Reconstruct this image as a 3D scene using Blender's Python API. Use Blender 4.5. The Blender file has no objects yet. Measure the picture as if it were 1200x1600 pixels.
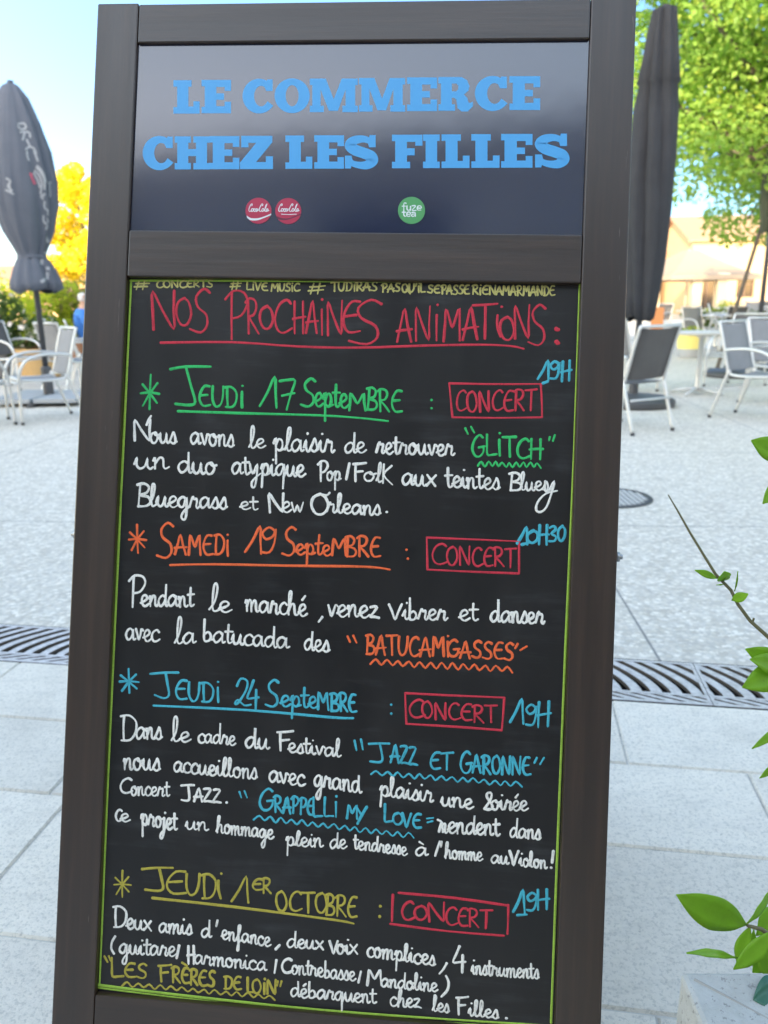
import bpy, bmesh, math, random
from mathutils import Vector, Matrix, Euler, noise
random.seed(7)
S = bpy.context.scene
COL = S.collection
R_ = math.radians

# ------------------------------------------------------------------ camera
F_PX, ROLL, CAM_H = 1220.0, -0.012, 1.15            # focal length in px of a 1200 x 1600 frame
PITCH = math.atan(334 / F_PX)
fw = Vector((0, math.cos(PITCH), -math.sin(PITCH)))
up0 = Vector((0, math.sin(PITCH), math.cos(PITCH)))
rt0 = Vector((1, 0, 0))
rt = math.cos(ROLL) * rt0 + math.sin(ROLL) * up0
up = -math.sin(ROLL) * rt0 + math.cos(ROLL) * up0
cam_d = bpy.data.cameras.new('camera')
cam = bpy.data.objects.new('camera', cam_d)
COL.objects.link(cam)
CAM = Vector((0, 0, CAM_H))
cam.matrix_world = Matrix((( rt.x, up.x, -fw.x, CAM.x), (rt.y, up.y, -fw.y, CAM.y), (rt.z, up.z, -fw.z, CAM.z), (0, 0, 0, 1)))
cam_d.sensor_fit = 'HORIZONTAL'
cam_d.sensor_width = 36.0
cam_d.lens = 36.0 * F_PX / 1200.0
cam_d.clip_start = 0.05
cam_d.clip_end = 2000
cam_d.dof.use_dof = True
cam_d.dof.focus_distance = 1.02
cam_d.dof.aperture_fstop = 8.0
S.camera = cam

# ------------------------------------------------------------------ sky, sun, exposure
SUN_EL, SUN_AZ = 14.0, -22.0      # azimuth: degrees to the left of straight behind the camera
w = bpy.data.worlds.new('World'); S.world = w; w.use_nodes = True
nt = w.node_tree
sky = nt.nodes.new('ShaderNodeTexSky'); sky.sky_type = 'NISHITA'; sky.sun_disc = False
sdir = Vector((math.sin(R_(SUN_AZ)) * math.cos(R_(SUN_EL)), -math.cos(R_(SUN_AZ)) * math.cos(R_(SUN_EL)), math.sin(R_(SUN_EL))))  # towards the sun
sky.sun_elevation = R_(SUN_EL)
sky.sun_rotation = math.atan2(sdir.x, sdir.y)
sky.air_density = 1.0; sky.dust_density = 0.5; sky.ozone_density = 2.0
# sky shaped by hand: warm boost sunward to light the shaded terrace, dimmed opposite
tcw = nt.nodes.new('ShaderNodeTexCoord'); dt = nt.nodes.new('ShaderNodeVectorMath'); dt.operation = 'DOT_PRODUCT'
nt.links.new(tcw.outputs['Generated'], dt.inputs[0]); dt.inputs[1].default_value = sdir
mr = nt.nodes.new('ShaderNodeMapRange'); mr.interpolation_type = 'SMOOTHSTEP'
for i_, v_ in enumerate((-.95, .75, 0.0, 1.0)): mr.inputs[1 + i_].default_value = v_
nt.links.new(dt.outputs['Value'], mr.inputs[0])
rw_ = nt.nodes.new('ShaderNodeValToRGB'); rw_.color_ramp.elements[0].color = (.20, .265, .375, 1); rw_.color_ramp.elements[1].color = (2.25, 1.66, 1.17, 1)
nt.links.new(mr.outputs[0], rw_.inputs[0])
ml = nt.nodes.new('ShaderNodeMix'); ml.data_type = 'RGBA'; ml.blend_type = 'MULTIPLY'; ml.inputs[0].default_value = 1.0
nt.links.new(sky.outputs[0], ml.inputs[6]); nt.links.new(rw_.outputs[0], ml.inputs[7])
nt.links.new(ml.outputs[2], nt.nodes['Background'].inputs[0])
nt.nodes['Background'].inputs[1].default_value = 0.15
sl = bpy.data.lights.new('sun', 'SUN'); sl.energy = 2.0; sl.angle = R_(0.5); sl.color = (1.0, 0.80, 0.52)
so = bpy.data.objects.new('sun', sl); COL.objects.link(so)
so.rotation_euler = (-sdir).to_track_quat('-Z', 'Y').to_euler()
so.location = (0, 0, 30)
vs = S.view_settings
vs.view_transform = 'Standard'; vs.look = 'None'; vs.gamma = 1.0; vs.use_curve_mapping = False
vs.exposure = 2.8
S.cycles.use_denoising = True
S.cycles.max_bounces = 8

# ------------------------------------------------------------------ helpers
def put(o, parent=None):
    COL.objects.link(o)
    if parent: o.parent = parent
    return o
def tag(o, label, cat=None, group=None, kind=None):
    if label: o['label'] = label
    if cat: o['category'] = cat
    if group: o['group'] = group
    if kind: o['kind'] = kind
    return o
def thing(name, loc, rz, label, cat, group=None):
    o = bpy.data.objects.new(name, None); o.empty_display_size = 0.1
    o.location = loc; o.rotation_euler = (0, 0, rz)
    put(o); return tag(o, label, cat, group)
def copy_tree(o, parent=None):
    c = o.copy(); COL.objects.link(c)
    if parent: c.parent = parent
    for ch in list(o.children): copy_tree(ch, c)
    return c

class MB:
    def __init__(s): s.v = []; s.f = []
    def add(s, vs, fs):
        n = len(s.v); s.v += [tuple(p) for p in vs]; s.f += [tuple(i + n for i in f) for f in fs]
    def box(s, a, b):
        (x0, y0, z0), (x1, y1, z1) = a, b
        s.add([(x0,y0,z0),(x1,y0,z0),(x1,y1,z0),(x0,y1,z0),(x0,y0,z1),(x1,y0,z1),(x1,y1,z1),(x0,y1,z1)],
              [(0,3,2,1),(4,5,6,7),(0,1,5,4),(1,2,6,5),(2,3,7,6),(3,0,4,7)])
    def tube(s, pts, r, n=8, cap=True):
        pts = [Vector(p) for p in pts]
        rr = r if isinstance(r, (list, tuple)) else [r] * len(pts)
        prev = None; rings = []
        for i, p in enumerate(pts):
            d = (pts[min(i + 1, len(pts) - 1)] - pts[max(i - 1, 0)]).normalized()
            if prev is None:
                a = d.orthogonal().normalized()
            else:
                a = (prev - d * prev.dot(d)).normalized()
            prev = a; b = d.cross(a)
            rings.append([p + (a * math.cos(2*math.pi*k/n) + b * math.sin(2*math.pi*k/n)) * rr[i] for k in range(n)])
        vs = [q for ring in rings for q in ring]; fs = []
        for i in range(len(pts) - 1):
            for k in range(n):
                fs.append((i*n+k, i*n+(k+1)%n, (i+1)*n+(k+1)%n, (i+1)*n+k))
        if cap:
            fs.append(tuple(range(n))[::-1]); fs.append(tuple((len(pts)-1)*n+k for k in range(n)))
        s.add(vs, fs)
    def lathe(s, prof, n=24, c=(0, 0, 0), fold=None):
        vs = []; fs = []
        for i, (r, z) in enumerate(prof):
            for k in range(n):
                a = 2*math.pi*k/n
                m = fold(a, z) if fold else 1.0
                vs.append((c[0] + r*m*math.cos(a), c[1] + r*m*math.sin(a), c[2] + z))
        for i in range(len(prof) - 1):
            for k in range(n):
                fs.append((i*n+k, i*n+(k+1)%n, (i+1)*n+(k+1)%n, (i+1)*n+k))
        fs.append(tuple(range(n))[::-1]); fs.append(tuple((len(prof)-1)*n+k for k in range(n)))
        s.add(vs, fs)
    def prism(s, poly, z0, z1):
        n = len(poly)
        s.add([(x, y, z0) for x, y in poly] + [(x, y, z1) for x, y in poly],
              [tuple(range(n))[::-1], tuple(range(n, 2*n))] + [(i, (i+1) % n, n + (i+1) % n, n + i) for i in range(n)])
    def build(s, name, mat, parent=None, smooth=False, bevel=0, label=None, fixn=True):
        me = bpy.data.meshes.new(name); me.from_pydata(s.v, [], s.f); me.update()
        if fixn:
            bm = bmesh.new(); bm.from_mesh(me); bmesh.ops.recalc_face_normals(bm, faces=bm.faces); bm.to_mesh(me); bm.free()
        if smooth:
            me.polygons.foreach_set('use_smooth', [True] * len(me.polygons))
        me.materials.append(mat)
        o = bpy.data.objects.new(name, me); put(o, parent)
        if bevel:
            m = o.modifiers.new('bevel', 'BEVEL'); m.width = bevel; m.segments = 2; m.limit_method = 'ANGLE'; m.angle_limit = R_(40)
        if label: o['label'] = label
        return o

# ------------------------------------------------------------------ materials
def mat(name, col, rough=0.6, spec=0.5, metal=0.0, ior=1.5, trans=0.0):
    m = bpy.data.materials.new(name); m.use_nodes = True
    b = m.node_tree.nodes['Principled BSDF']
    b.inputs['Base Color'].default_value = (*col, 1); b.inputs['Roughness'].default_value = rough
    b.inputs['Specular IOR Level'].default_value = spec; b.inputs['Metallic'].default_value = metal; b.inputs['IOR'].default_value = ior
    return m
class NT:
    def __init__(s, m): s.t = m.node_tree; s.b = s.t.nodes['Principled BSDF']
    def n(s, typ, **kw):
        o = s.t.nodes.new(typ)
        for k, v in kw.items(): setattr(o, k, v)
        return o
    def l(s, a, b): s.t.links.new(a, b)
    def coord(s, scale=(1, 1, 1), kind='Object', rot=(0, 0, 0)):
        tc = s.n('ShaderNodeTexCoord'); mp = s.n('ShaderNodeMapping')
        mp.inputs['Scale'].default_value = scale; mp.inputs['Rotation'].default_value = rot
        s.l(tc.outputs[kind], mp.inputs[0]); return mp.outputs[0]
    def noise(s, vec, scale, detail=4, rough=0.55):
        o = s.n('ShaderNodeTexNoise'); o.inputs['Scale'].default_value = scale; o.inputs['Detail'].default_value = detail
        o.inputs['Roughness'].default_value = rough
        if vec: s.l(vec, o.inputs['Vector'])
        return o.outputs['Fac']
    def ramp(s, fac, stops):
        o = s.n('ShaderNodeValToRGB'); e = o.color_ramp.elements
        while len(e) < len(stops): e.new(0.5)
        for el, (p, c) in zip(e, stops): el.position = p; el.color = (*c, 1)
        s.l(fac, o.inputs[0]); return o.outputs[0]
    def mix(s, fac, a, b, mode='MIX'):
        o = s.n('ShaderNodeMix', data_type='RGBA', blend_type=mode)
        for sock, v in ((o.inputs[0], fac), (o.inputs[6], a), (o.inputs[7], b)):
            if hasattr(v, 'node'): s.l(v, sock)
            else: sock.default_value = v if not isinstance(v, tuple) else (*v, 1)
        return o.outputs[2]
    def math(s, op, a, b=0.0, c=0.0):
        o = s.n('ShaderNodeMath', operation=op)
        for sock, v in zip(o.inputs, (a, b, c)):
            if hasattr(v, 'node'): s.l(v, sock)
            else: sock.default_value = v
        return o.outputs[0]
    def bump(s, h, strength=0.3, dist=0.01):
        o = s.n('ShaderNodeBump'); o.inputs['Strength'].default_value = strength; o.inputs['Distance'].default_value = dist
        s.l(h, o.inputs['Height']); s.l(o.outputs[0], s.b.inputs['Normal'])
    def base(s, c): s.l(c, s.b.inputs['Base Color'])
    def rough(s, r): s.l(r, s.b.inputs['Roughness'])

def wood(name, axis):
    m = mat(name, (.03, .02, .017), 0.36, 0.5, ior=1.68); n = NT(m)
    sc = (70, 70, 3.0) if axis == 'z' else (3.0, 70, 70)
    g = n.noise(n.coord(sc), 1.0, 6, 0.65)
    sc2 = (22, 22, 1.2) if axis == 'z' else (1.2, 22, 22)
    g2 = n.noise(n.coord(sc2), 1.0, 3, 0.5)
    c = n.ramp(g, [(.28, (.014, .0065, .0035)), (.5, (.028, .0135, .0075)), (.74, (.058, .029, .016))])
    c = n.mix(n.math('MULTIPLY', g2, .55), c, (.050, .026, .015))
    big = n.noise(n.coord((1, 1, 1)), 160, 2, .6)
    scr = n.noise(n.coord((190, 190, 9) if axis == 'z' else (9, 190, 190)), 1.0, 3, .8)
    c = n.mix(n.math('MULTIPLY', n.math('GREATER_THAN', n.math('MULTIPLY', scr, n.math('ADD', g2, .45)), .72), .5), c, (.20, .15, .12))
    n.base(c); n.rough(n.math('MULTIPLY_ADD', g2, .22, .26)); n.bump(n.math('ADD', g, n.math('MULTIPLY', big, .15)), .16, .002)
    return m
M = {}
M['wood_v'] = wood('dark_stained_wood_upright', 'z'); M['wood_h'] = wood('dark_stained_wood_rail', 'x')
m = mat('slate_panel', (.011, .011, .015), .3, .5, ior=1.5); n = NT(m)
sm = n.noise(n.coord((3, 3, 1.2)), 3.0, 5, .6)
n.base(n.ramp(sm, [(.35, (.008, .008, .011)), (.62, (.016, .016, .020)), (.8, (.024, .024, .028))]))
sw = n.noise(n.coord((1, 1, 1), 'Object', (0, .5, 0)), 7, 4, .7); sw2 = n.noise(n.coord((2, 2, 26)), 2.2, 4, .7)
wipe = n.math('MULTIPLY', n.math('MAXIMUM', n.math('SUBTRACT', n.math('MULTIPLY', sw, sw2), .27), 0.0), .42)
n.base(n.mix(wipe, n.ramp(sm, [(.35, (.0085, .0065, .006)), (.62, (.0145, .0115, .0105)), (.8, (.022, .0185, .017))]), (.30, .30, .31)))
n.rough(n.math('MULTIPLY_ADD', sm, .30, .22)); M['slate'] = m
m = mat('laminated_header', (.020, .027, .060), .13, .5, ior=1.9); n = NT(m)
wv = n.noise(n.coord((1, 1, 1)), 14, 2, .5); fine = n.noise(n.coord((1, 1, 1)), 170, 2, .5)
n.bump(n.math('ADD', wv, n.math('MULTIPLY', fine, .06)), .05, .004); M['header'] = m
def chalk(name, col):
    m = mat(name, col, .7, .3); n = NT(m)
    a = n.noise(n.coord((1, 1, 1)), 420, 4, .8); b = n.noise(n.coord((1, 1, 1)), 45, 3, .6); c_ = n.noise(n.coord((900, 900, 90), 'Object', (0, .6, 0)), 1, 2, .6)
    thin = n.math('MULTIPLY', n.math('MAXIMUM', n.math('SUBTRACT', n.math('ADD', a, n.math('MULTIPLY', c_, .5)), .74), 0.0), 1.9)
    k = n.math('MINIMUM', n.math('ADD', thin, n.math('MULTIPLY', n.math('MAXIMUM', n.math('SUBTRACT', b, .5), 0.0), 1.1)), .55)
    n.base(n.mix(k, col, tuple(x * .22 + .008 for x in col)))
    return m
CH = {'white': chalk('white_marker', (.93, .86, .77)), 'red': chalk('red_marker', (.66, .040, .065)), 'green': chalk('green_marker', (.045, .54, .14)),
      'orange': chalk('orange_marker', (.95, .155, .045)), 'blue': chalk('blue_marker', (.075, .46, .56)), 'olive': chalk('olive_marker', (.50, .40, .06)),
      'yellow': chalk('yellow_marker', (.62, .54, .18)), 'lime': chalk('lime_marker', (.40, .60, .075))}
M['print_blue'] = mat('blue_vinyl', (.075, .38, .74), .35, .5)
M['st_red'] = mat('red_vinyl', (.50, .028, .075), .3); M['st_white'] = mat('white_vinyl', (.8, .8, .8), .3); M['st_dark'] = mat('dark_red_vinyl', (.14, .02, .05), .3)
M['st_green'] = mat('green_vinyl', (.10, .36, .12), .3)
M['steel'] = mat('dull_steel', (.45, .45, .46), .4, .5, 1.0)
def alu():
    m = mat('brushed_aluminium', (.64, .63, .61), .36, .5, .65); n = NT(m)
    n.rough(n.math('MULTIPLY_ADD', n.noise(n.coord(), 30, 3), .3, .25)); return m
M['alu'] = alu()
def fabric(name, col, col2, sc=(60, 60, 60)):
    m = mat(name, col, .85, .25); n = NT(m)
    a = n.noise(n.coord(), 5, 5, .6); b = n.noise(n.coord(sc), 4, 2)
    n.base(n.mix(a, col, col2)); n.bump(b, .25, .004); return m
M['mesh_dark'] = fabric('dark_woven_mesh', (.085, .08, .08), (.14, .13, .125)); M['mesh_grey'] = fabric('grey_woven_mesh', (.20, .20, .205), (.28, .28, .29))
M['mesh_yellow'] = fabric('yellow_mesh', (.72, .55, .06), (.8, .66, .12))
M['canopy_slate'] = fabric('slate_canopy_cloth', (.085, .095, .120), (.12, .13, .16)); M['canopy_black'] = fabric('charcoal_canopy_cloth', (.030, .031, .035), (.050, .051, .057))
M['canopy_beige'] = fabric('beige_canopy_cloth', (.25, .20, .16), (.29, .24, .19)); M['canopy_white'] = fabric('white_canopy_cloth', (.6, .58, .55), (.7, .68, .65))
M['canopy_olive'] = fabric('olive_canopy_cloth', (.055, .065, .045), (.08, .09, .06))
M['print_white'] = mat('faded_white_print', (.30, .31, .33), .8); M['print_red'] = mat('faded_red_print', (.5, .10, .15), .8)
M['pole_dark'] = mat('dark_painted_pole', (.045, .045, .05), .45); M['iron'] = mat('dark_iron', (.10, .10, .105), .55, .5, .6)

# ------------------------------------------------------------------ ground
AX = R_(-9.0); E1 = Vector((math.cos(AX), math.sin(AX), 0)); E2 = Vector((-math.sin(AX), math.cos(AX), 0))
def G2(a, b, z=0.0): return E1 * a + E2 * b + Vector((0, 0, z))
def pave_material():
    m = mat('washed_aggregate_paving', (.45, .45, .44), .9, .2); n = NT(m)
    v = n.coord()
    vo = n.n('ShaderNodeTexVoronoi'); vo.inputs['Scale'].default_value = 55; n.l(v, vo.inputs['Vector'])
    vr = n.n('ShaderNodeSeparateColor'); n.l(vo.outputs['Color'], vr.inputs[0])
    peb = n.ramp(vr.outputs[0], [(.0, (.46, .41, .345)), (.45, (.58, .525, .445)), (.75, (.68, .62, .535)), (1.0, (.82, .755, .66))])
    gap = n.math('GREATER_THAN', vo.outputs['Distance'], .55)
    c = n.mix(n.math('MULTIPLY', gap, .35), peb, (.36, .35, .34))
    big = n.noise(v, .7, 5, .6); c = n.mix(n.math('MULTIPLY', big, .35), c, (.54, .50, .45))
    patch = n.noise(v, 9, 4, .65); c = n.mix(n.math('MULTIPLY', n.math('SUBTRACT', patch, .45), 1.1), c, (.76, .715, .65))
    br = n.n('ShaderNodeTexBrick'); br.offset = 0.0; br.inputs['Scale'].default_value = 1.0
    mp = n.coord((1, 1, 1), 'Object', (0, 0, R_(4)))
    sh = n.n('ShaderNodeVectorMath', operation='ADD'); sh.inputs[1].default_value = (1.32, .05, 0); n.l(mp, sh.inputs[0]); n.l(sh.outputs[0], br.inputs['Vector'])
    br.inputs['Mortar Size'].default_value = .005; br.inputs['Brick Width'].default_value = 2.05; br.inputs['Row Height'].default_value = 2.0; br.inputs['Mortar Smooth'].default_value = .1
    c = n.mix(n.math('MULTIPLY', br.outputs['Fac'], .75), c, (.16, .16, .165))
    n.base(c); n.bump(n.math('SUBTRACT', n.math('MULTIPLY', vo.outputs['Distance'], -1.0), n.math('MULTIPLY', br.outputs['Fac'], 2)), .35, .006)
    return m
def slab_material():
    m = mat('pale_limestone', (.55, .56, .56), .85, .25); n = NT(m)
    v = n.coord(); gi = n.n('ShaderNodeNewGeometry')
    pit = n.noise(v, 120, 3, .7); mid = n.noise(v, 16, 5, .65); big = n.noise(v, 2.2, 4, .6)
    c = n.ramp(big, [(.3, (.70, .635, .545)), (.55, (.78, .71, .61)), (.75, (.82, .745, .635))])
    c = n.mix(n.math('MULTIPLY', mid, .4), c, (.79, .75, .69))
    pm = n.math('LESS_THAN', pit, .43)
    c = n.mix(n.math('MULTIPLY', pm, .42), c, (.42, .40, .365))
    spot = n.math('LESS_THAN', n.noise(v, 46, 2, .8), .27); c = n.mix(n.math('MULTIPLY', spot, .5), c, (.26, .25, .23))
    stain = n.noise(v, 1.3, 6, .72); c = n.mix(n.math('MULTIPLY', n.math('MAXIMUM', n.math('SUBTRACT', stain, .52), 0.0), 2.2), c, (.42, .39, .35))
    vein = n.noise(n.coord((5, 16, 5)), 1.6, 7, .75); c = n.mix(n.math('MULTIPLY', n.math('MAXIMUM', n.math('SUBTRACT', vein, .5), 0.0), 1.7), c, (.46, .44, .41))
    coarse = n.noise(v, 62, 5, .8); c = n.mix(n.math('MULTIPLY', n.math('MAXIMUM', n.math('SUBTRACT', .5, coarse), 0.0), 2.0), c, (.36, .34, .31))
    tint = n.math('MULTIPLY_ADD', gi.outputs['Random Per Island'], .12, .90)
    c = n.mix(1.0, c, tint, 'MULTIPLY')
    n.base(c); n.bump(n.math('ADD', pit, n.math('MULTIPLY', mid, .6)), .5, .004)
    return m
M['pave'] = pave_material(); M['slab'] = slab_material()
m = mat('sandy_joint_mortar', (.34, .33, .31), .95, .1); n = NT(m); n.base(n.ramp(n.noise(n.coord(), 25, 4, .7), [(.3, (.24, .23, .21)), (.45, (.52, .50, .46)), (.75, (.64, .61, .56))])); M['mortar'] = m
# plaza beyond the drain, and everything out to the horizon
DN, DF = 2.155, 2.435                  # near and far edge of the drain, measured along E2
mb = MB()
mb.add([G2(-600, DF, 0), G2(600, DF, 0), G2(600, 900, 0), G2(-600, 900, 0)], [(0, 1, 2, 3)])
tag(mb.build('plaza_paving', M['pave']), None, kind='structure')
mb = MB(); mb.add([G2(-600, -900, -.006), G2(600, -900, -.006), G2(600, DN, -.006), G2(-600, DN, -.006)], [(0, 1, 2, 3)])
tag(mb.build('mortar_bed', M['mortar']), None, kind='structure')
edges = [DN, 1.823, 1.502, 1.085, .72, .37, .02, -.36, -.75, -1.1, -1.5, -1.9, -2.3, -2.7, -3.1, -3.5, -3.9, -4.3, -4.7, -5.1, -5.5, -5.9, -6.3]
mb = MB(); rs = random.Random(3)
for i in range(len(edges) - 1):
    b1, b0 = edges[i] - .0025, edges[i + 1] + .0025
    a = -9.0 + rs.uniform(0, .6)
    cuts = []
    while a < 9: cuts.append(a); a += rs.choice([.45, .55, .62, .7, .8])
    anchor = {1: -1.07, 2: -.84 - .17, 3: .275}.get(i)          # joints seen left of the board and below it
    if anchor is not None:
        k = min(range(len(cuts)), key=lambda q: abs(cuts[q] - anchor)); d = anchor - cuts[k]; cuts = [c + d for c in cuts]
    for a0, a1 in zip(cuts, cuts[1:]):
        a0 += .002; a1 -= .002; z = rs.uniform(-.0012, .0008); e = .004
        P = [G2(a0, b0, -.03), G2(a1, b0, -.03), G2(a1, b1, -.03), G2(a0, b1, -.03), G2(a0, b0, z-.005), G2(a1, b0, z-.005), G2(a1, b1, z-.005), G2(a0, b1, z-.005),
             G2(a0+e, b0+e, z), G2(a1-e, b0+e, z), G2(a1-e, b1-e, z), G2(a0+e, b1-e, z)]
        mb.add(P, [(0,1,5,4),(1,2,6,5),(2,3,7,6),(3,0,4,7),(4,5,9,8),(5,6,10,9),(6,7,11,10),(7,4,8,11),(8,9,10,11)])
tag(mb.build('pavement_slabs', M['slab'], fixn=False), None, kind='structure')

# ------------------------------------------------------------------ drain with cast grates
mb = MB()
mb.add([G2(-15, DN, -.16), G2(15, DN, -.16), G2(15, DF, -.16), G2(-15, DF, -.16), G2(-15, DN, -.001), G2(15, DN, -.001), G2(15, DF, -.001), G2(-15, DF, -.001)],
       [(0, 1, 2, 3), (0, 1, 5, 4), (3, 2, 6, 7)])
tag(mb.build('drain_channel', mat('shade_dark_drain_concrete', (.025, .022, .021), .9), fixn=False), None, kind='structure')  # channel coloured near black, painting in the shade below the slots
m = mat('cast_grate_metal', (.60, .60, .64), .55, .5, .25); n = NT(m)
n.base(n.ramp(n.noise(n.coord(), 40, 4, .65), [(.3, (.42, .39, .37)), (.55, (.62, .58, .565)), (.8, (.70, .66, .635))])); M['grate'] = m
M['slot_shade_grime'] = mat('brown_slot_shade_grime', (.13, .105, .085), .9, .1)  # for the bar sides: slot shade and brown dirt put into one colour
def grate_mesh(sgn):
    mb = MB(); L = .498; Wd = DF - DN - .004; z0, z1 = -.014, -.0015; pitch = .0585; bar = .033 if sgn > 0 else .029
    def strip(fn, b0, b1, wd, steps=12):
        top = []; 
        for i in range(steps + 1):
            t = i / steps; b = b0 + (b1 - b0) * t; c = fn(t)
            top.append((max(-L/2, min(L/2, c - wd / 2)), max(-L/2, min(L/2, c + wd / 2)), b))
        vs = []; fs = []
        for (p, q, b) in top: vs += [(p, b, z1), (q, b, z1), (p, b, z0), (q, b, z0)]
        for i in range(steps):
            k = i * 4; fs += [(k, k+1, k+5, k+4), (k, k+4, k+6, k+2), (k+1, k+3, k+7, k+5)]
        fs += [(0, 2, 3, 1), (steps*4, steps*4+1, steps*4+3, steps*4+2)]
        if any(q - p > .002 for p, q, b in top): mb.add(vs, fs)
    for k in range(-4, 14):
        c0 = -L/2 + k * pitch
        strip(lambda t: c0 - sgn * .115 * (t ** 1.7), .062, Wd - .014, bar)      # long curved bars
        strip(lambda t: c0 + sgn * (.10 - .085 * t), .014, .050, bar + .006, 4)  # short row beside the near rail
    for b0, b1 in ((0, .014), (.050, .062), (Wd - .014, Wd)): mb.box((-L/2, b0, z0), (L/2, b1, z1 + .0006))
    for e in (-1, 1): mb.box((e*(L/2-.005) - .005, 0, z0), (e*(L/2-.005) + .005, Wd, z1 + .0009))
    return mb
gl = {s: grate_mesh(s) for s in (1, -1)}; proto = {}
k = 0
for a in [x * .5 - 3.75 for x in range(0, 18)]:
    s = 1 if a > 0 else -1
    o = proto[s].copy() if s in proto else None
    if o is None:
        o = gl[s].build('drain_grate', M['grate'], bevel=.0012); proto[s] = o; o.data.materials.append(M['slot_shade_grime'])
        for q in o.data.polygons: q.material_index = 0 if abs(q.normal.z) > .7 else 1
    else: COL.objects.link(o)
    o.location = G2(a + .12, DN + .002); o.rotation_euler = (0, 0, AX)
    tag(o, 'curved slot cast metal drain grate ' + ('right of the board' if s > 0 else 'left of the board'), 'drain grate', 'grates along the drain line, ' + ('right' if s > 0 else 'left'))

# round cover in the plaza
t = thing('manhole_cover', (1.33, 4.46, .0), 0, 'round grey ribbed manhole cover set in the plaza paving beside the board', 'manhole cover')
mb = MB(); mb.lathe([(.225, .001), (.245, .001), (.245, .006), (.225, .006), (.225, .001)], 40)
mb2 = MB(); 
for i in range(40):
    a0, a1 = 2*math.pi*i/40, 2*math.pi*(i+1)/40
    mb2.add([(.245*math.cos(a0), .245*math.sin(a0), .006), (.245*math.cos(a1), .245*math.sin(a1), .006), (.218*math.cos(a1), .218*math.sin(a1), .006), (.218*math.cos(a0), .218*math.sin(a0), .006),
             (.245*math.cos(a0), .245*math.sin(a0), .0), (.245*math.cos(a1), .245*math.sin(a1), .0)], [(0, 1, 2, 3), (0, 4, 5, 1)])
mb2.build('rim', M['iron'], t, fixn=False)
m = mat('worn_cover_metal', (.50, .48, .46), .6, .5, .2); mb = MB()
mb.add([(.216*math.cos(2*math.pi*i/40), .216*math.sin(2*math.pi*i/40), .0035) for i in range(40)], [tuple(range(40))])
for i in range(-6, 7):
    x = i * .031; hw = math.sqrt(max(0, .205**2 - x*x)); pass
mb.build('lid', mat('dark_cover_metal', (.16, .16, .165), .7, .5, .3), t)
mb = MB()
for i in range(-6, 7):
    x = i * .031; hw = math.sqrt(max(0, .205**2 - x*x)); mb.box((x - .010, -hw, .0037), (x + .010, hw, .0085))
mb.build('ribbing', m, t)

# ------------------------------------------------------------------ the chalkboard
Wd, SW = .76, .0609
BX, BY, BYAW, BTILT, BROLL = -.10814751, .79403297, -.08033891, .28558638, -.02873426
ex = Vector((math.cos(BYAW), math.sin(BYAW), 0)); back = Vector((-math.sin(BYAW), math.cos(BYAW), 0))
ev = Vector((0, 0, 1)) * math.cos(BTILT) + back * math.sin(BTILT)
bu = ex * math.cos(BROLL) + ev * math.sin(BROLL); bv = -ex * math.sin(BROLL) + ev * math.cos(BROLL); bn = bv.cross(bu) * -1
bn = bu.cross(bv) * -1                                     # pointing into the board, away from the viewer
BO = Vector((BX, BY, 0))
board = bpy.data.objects.new('chalkboard_sign', None); put(board)
board.matrix_world = Matrix(((bu.x, bn.x, bv.x, BO.x), (bu.y, bn.y, bv.y, BO.y), (bu.z, bn.z, bv.z, 0), (0, 0, 0, 1)))
tag(board, 'tall dark wooden A-frame chalkboard with blue header letters and handwritten concert dates', 'chalkboard')
VT, VHT, VHB, VPT, VPB, VB = 1.6199, 1.5621, 1.2927, 1.2258, .2095, .10
TH = .030; DP = .0105                                       # frame depth, recess of the writing surface

def uprights():
    for s in (-1, 1):
        mb = MB(); u0, u1 = sorted((s * Wd / 2, s * (Wd / 2 - SW)))
        zb = -(s * Wd / 2 * bu.z + 0) / bv.z + .003         # runs down to the ground on either side
        mb.box((u0, 0, zb), (u1, TH, VT)); mb.build('upright', M['wood_v'], board, bevel=.0022)
uprights()
i0 = Wd / 2 - SW - .0004
for z0, z1 in ((VHT, VT - .0015), (VPT, VHB), (VB, VPB)):
    mb = MB(); mb.box((-i0, .0006, z0), (i0, TH - .001, z1)); mb.build('rail', M['wood_h'], board, bevel=.0022)
mb = MB(); mb.box((-i0, .0055, VHB - .004), (i0, .016, VHT + .004)); mb.build('header_panel', M['header'], board)
mb = MB(); mb.box((-i0, DP, VPB - .004), (i0, DP + .008, VPT + .004)); mb.build('writing_panel', M['slate'], board)
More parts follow.
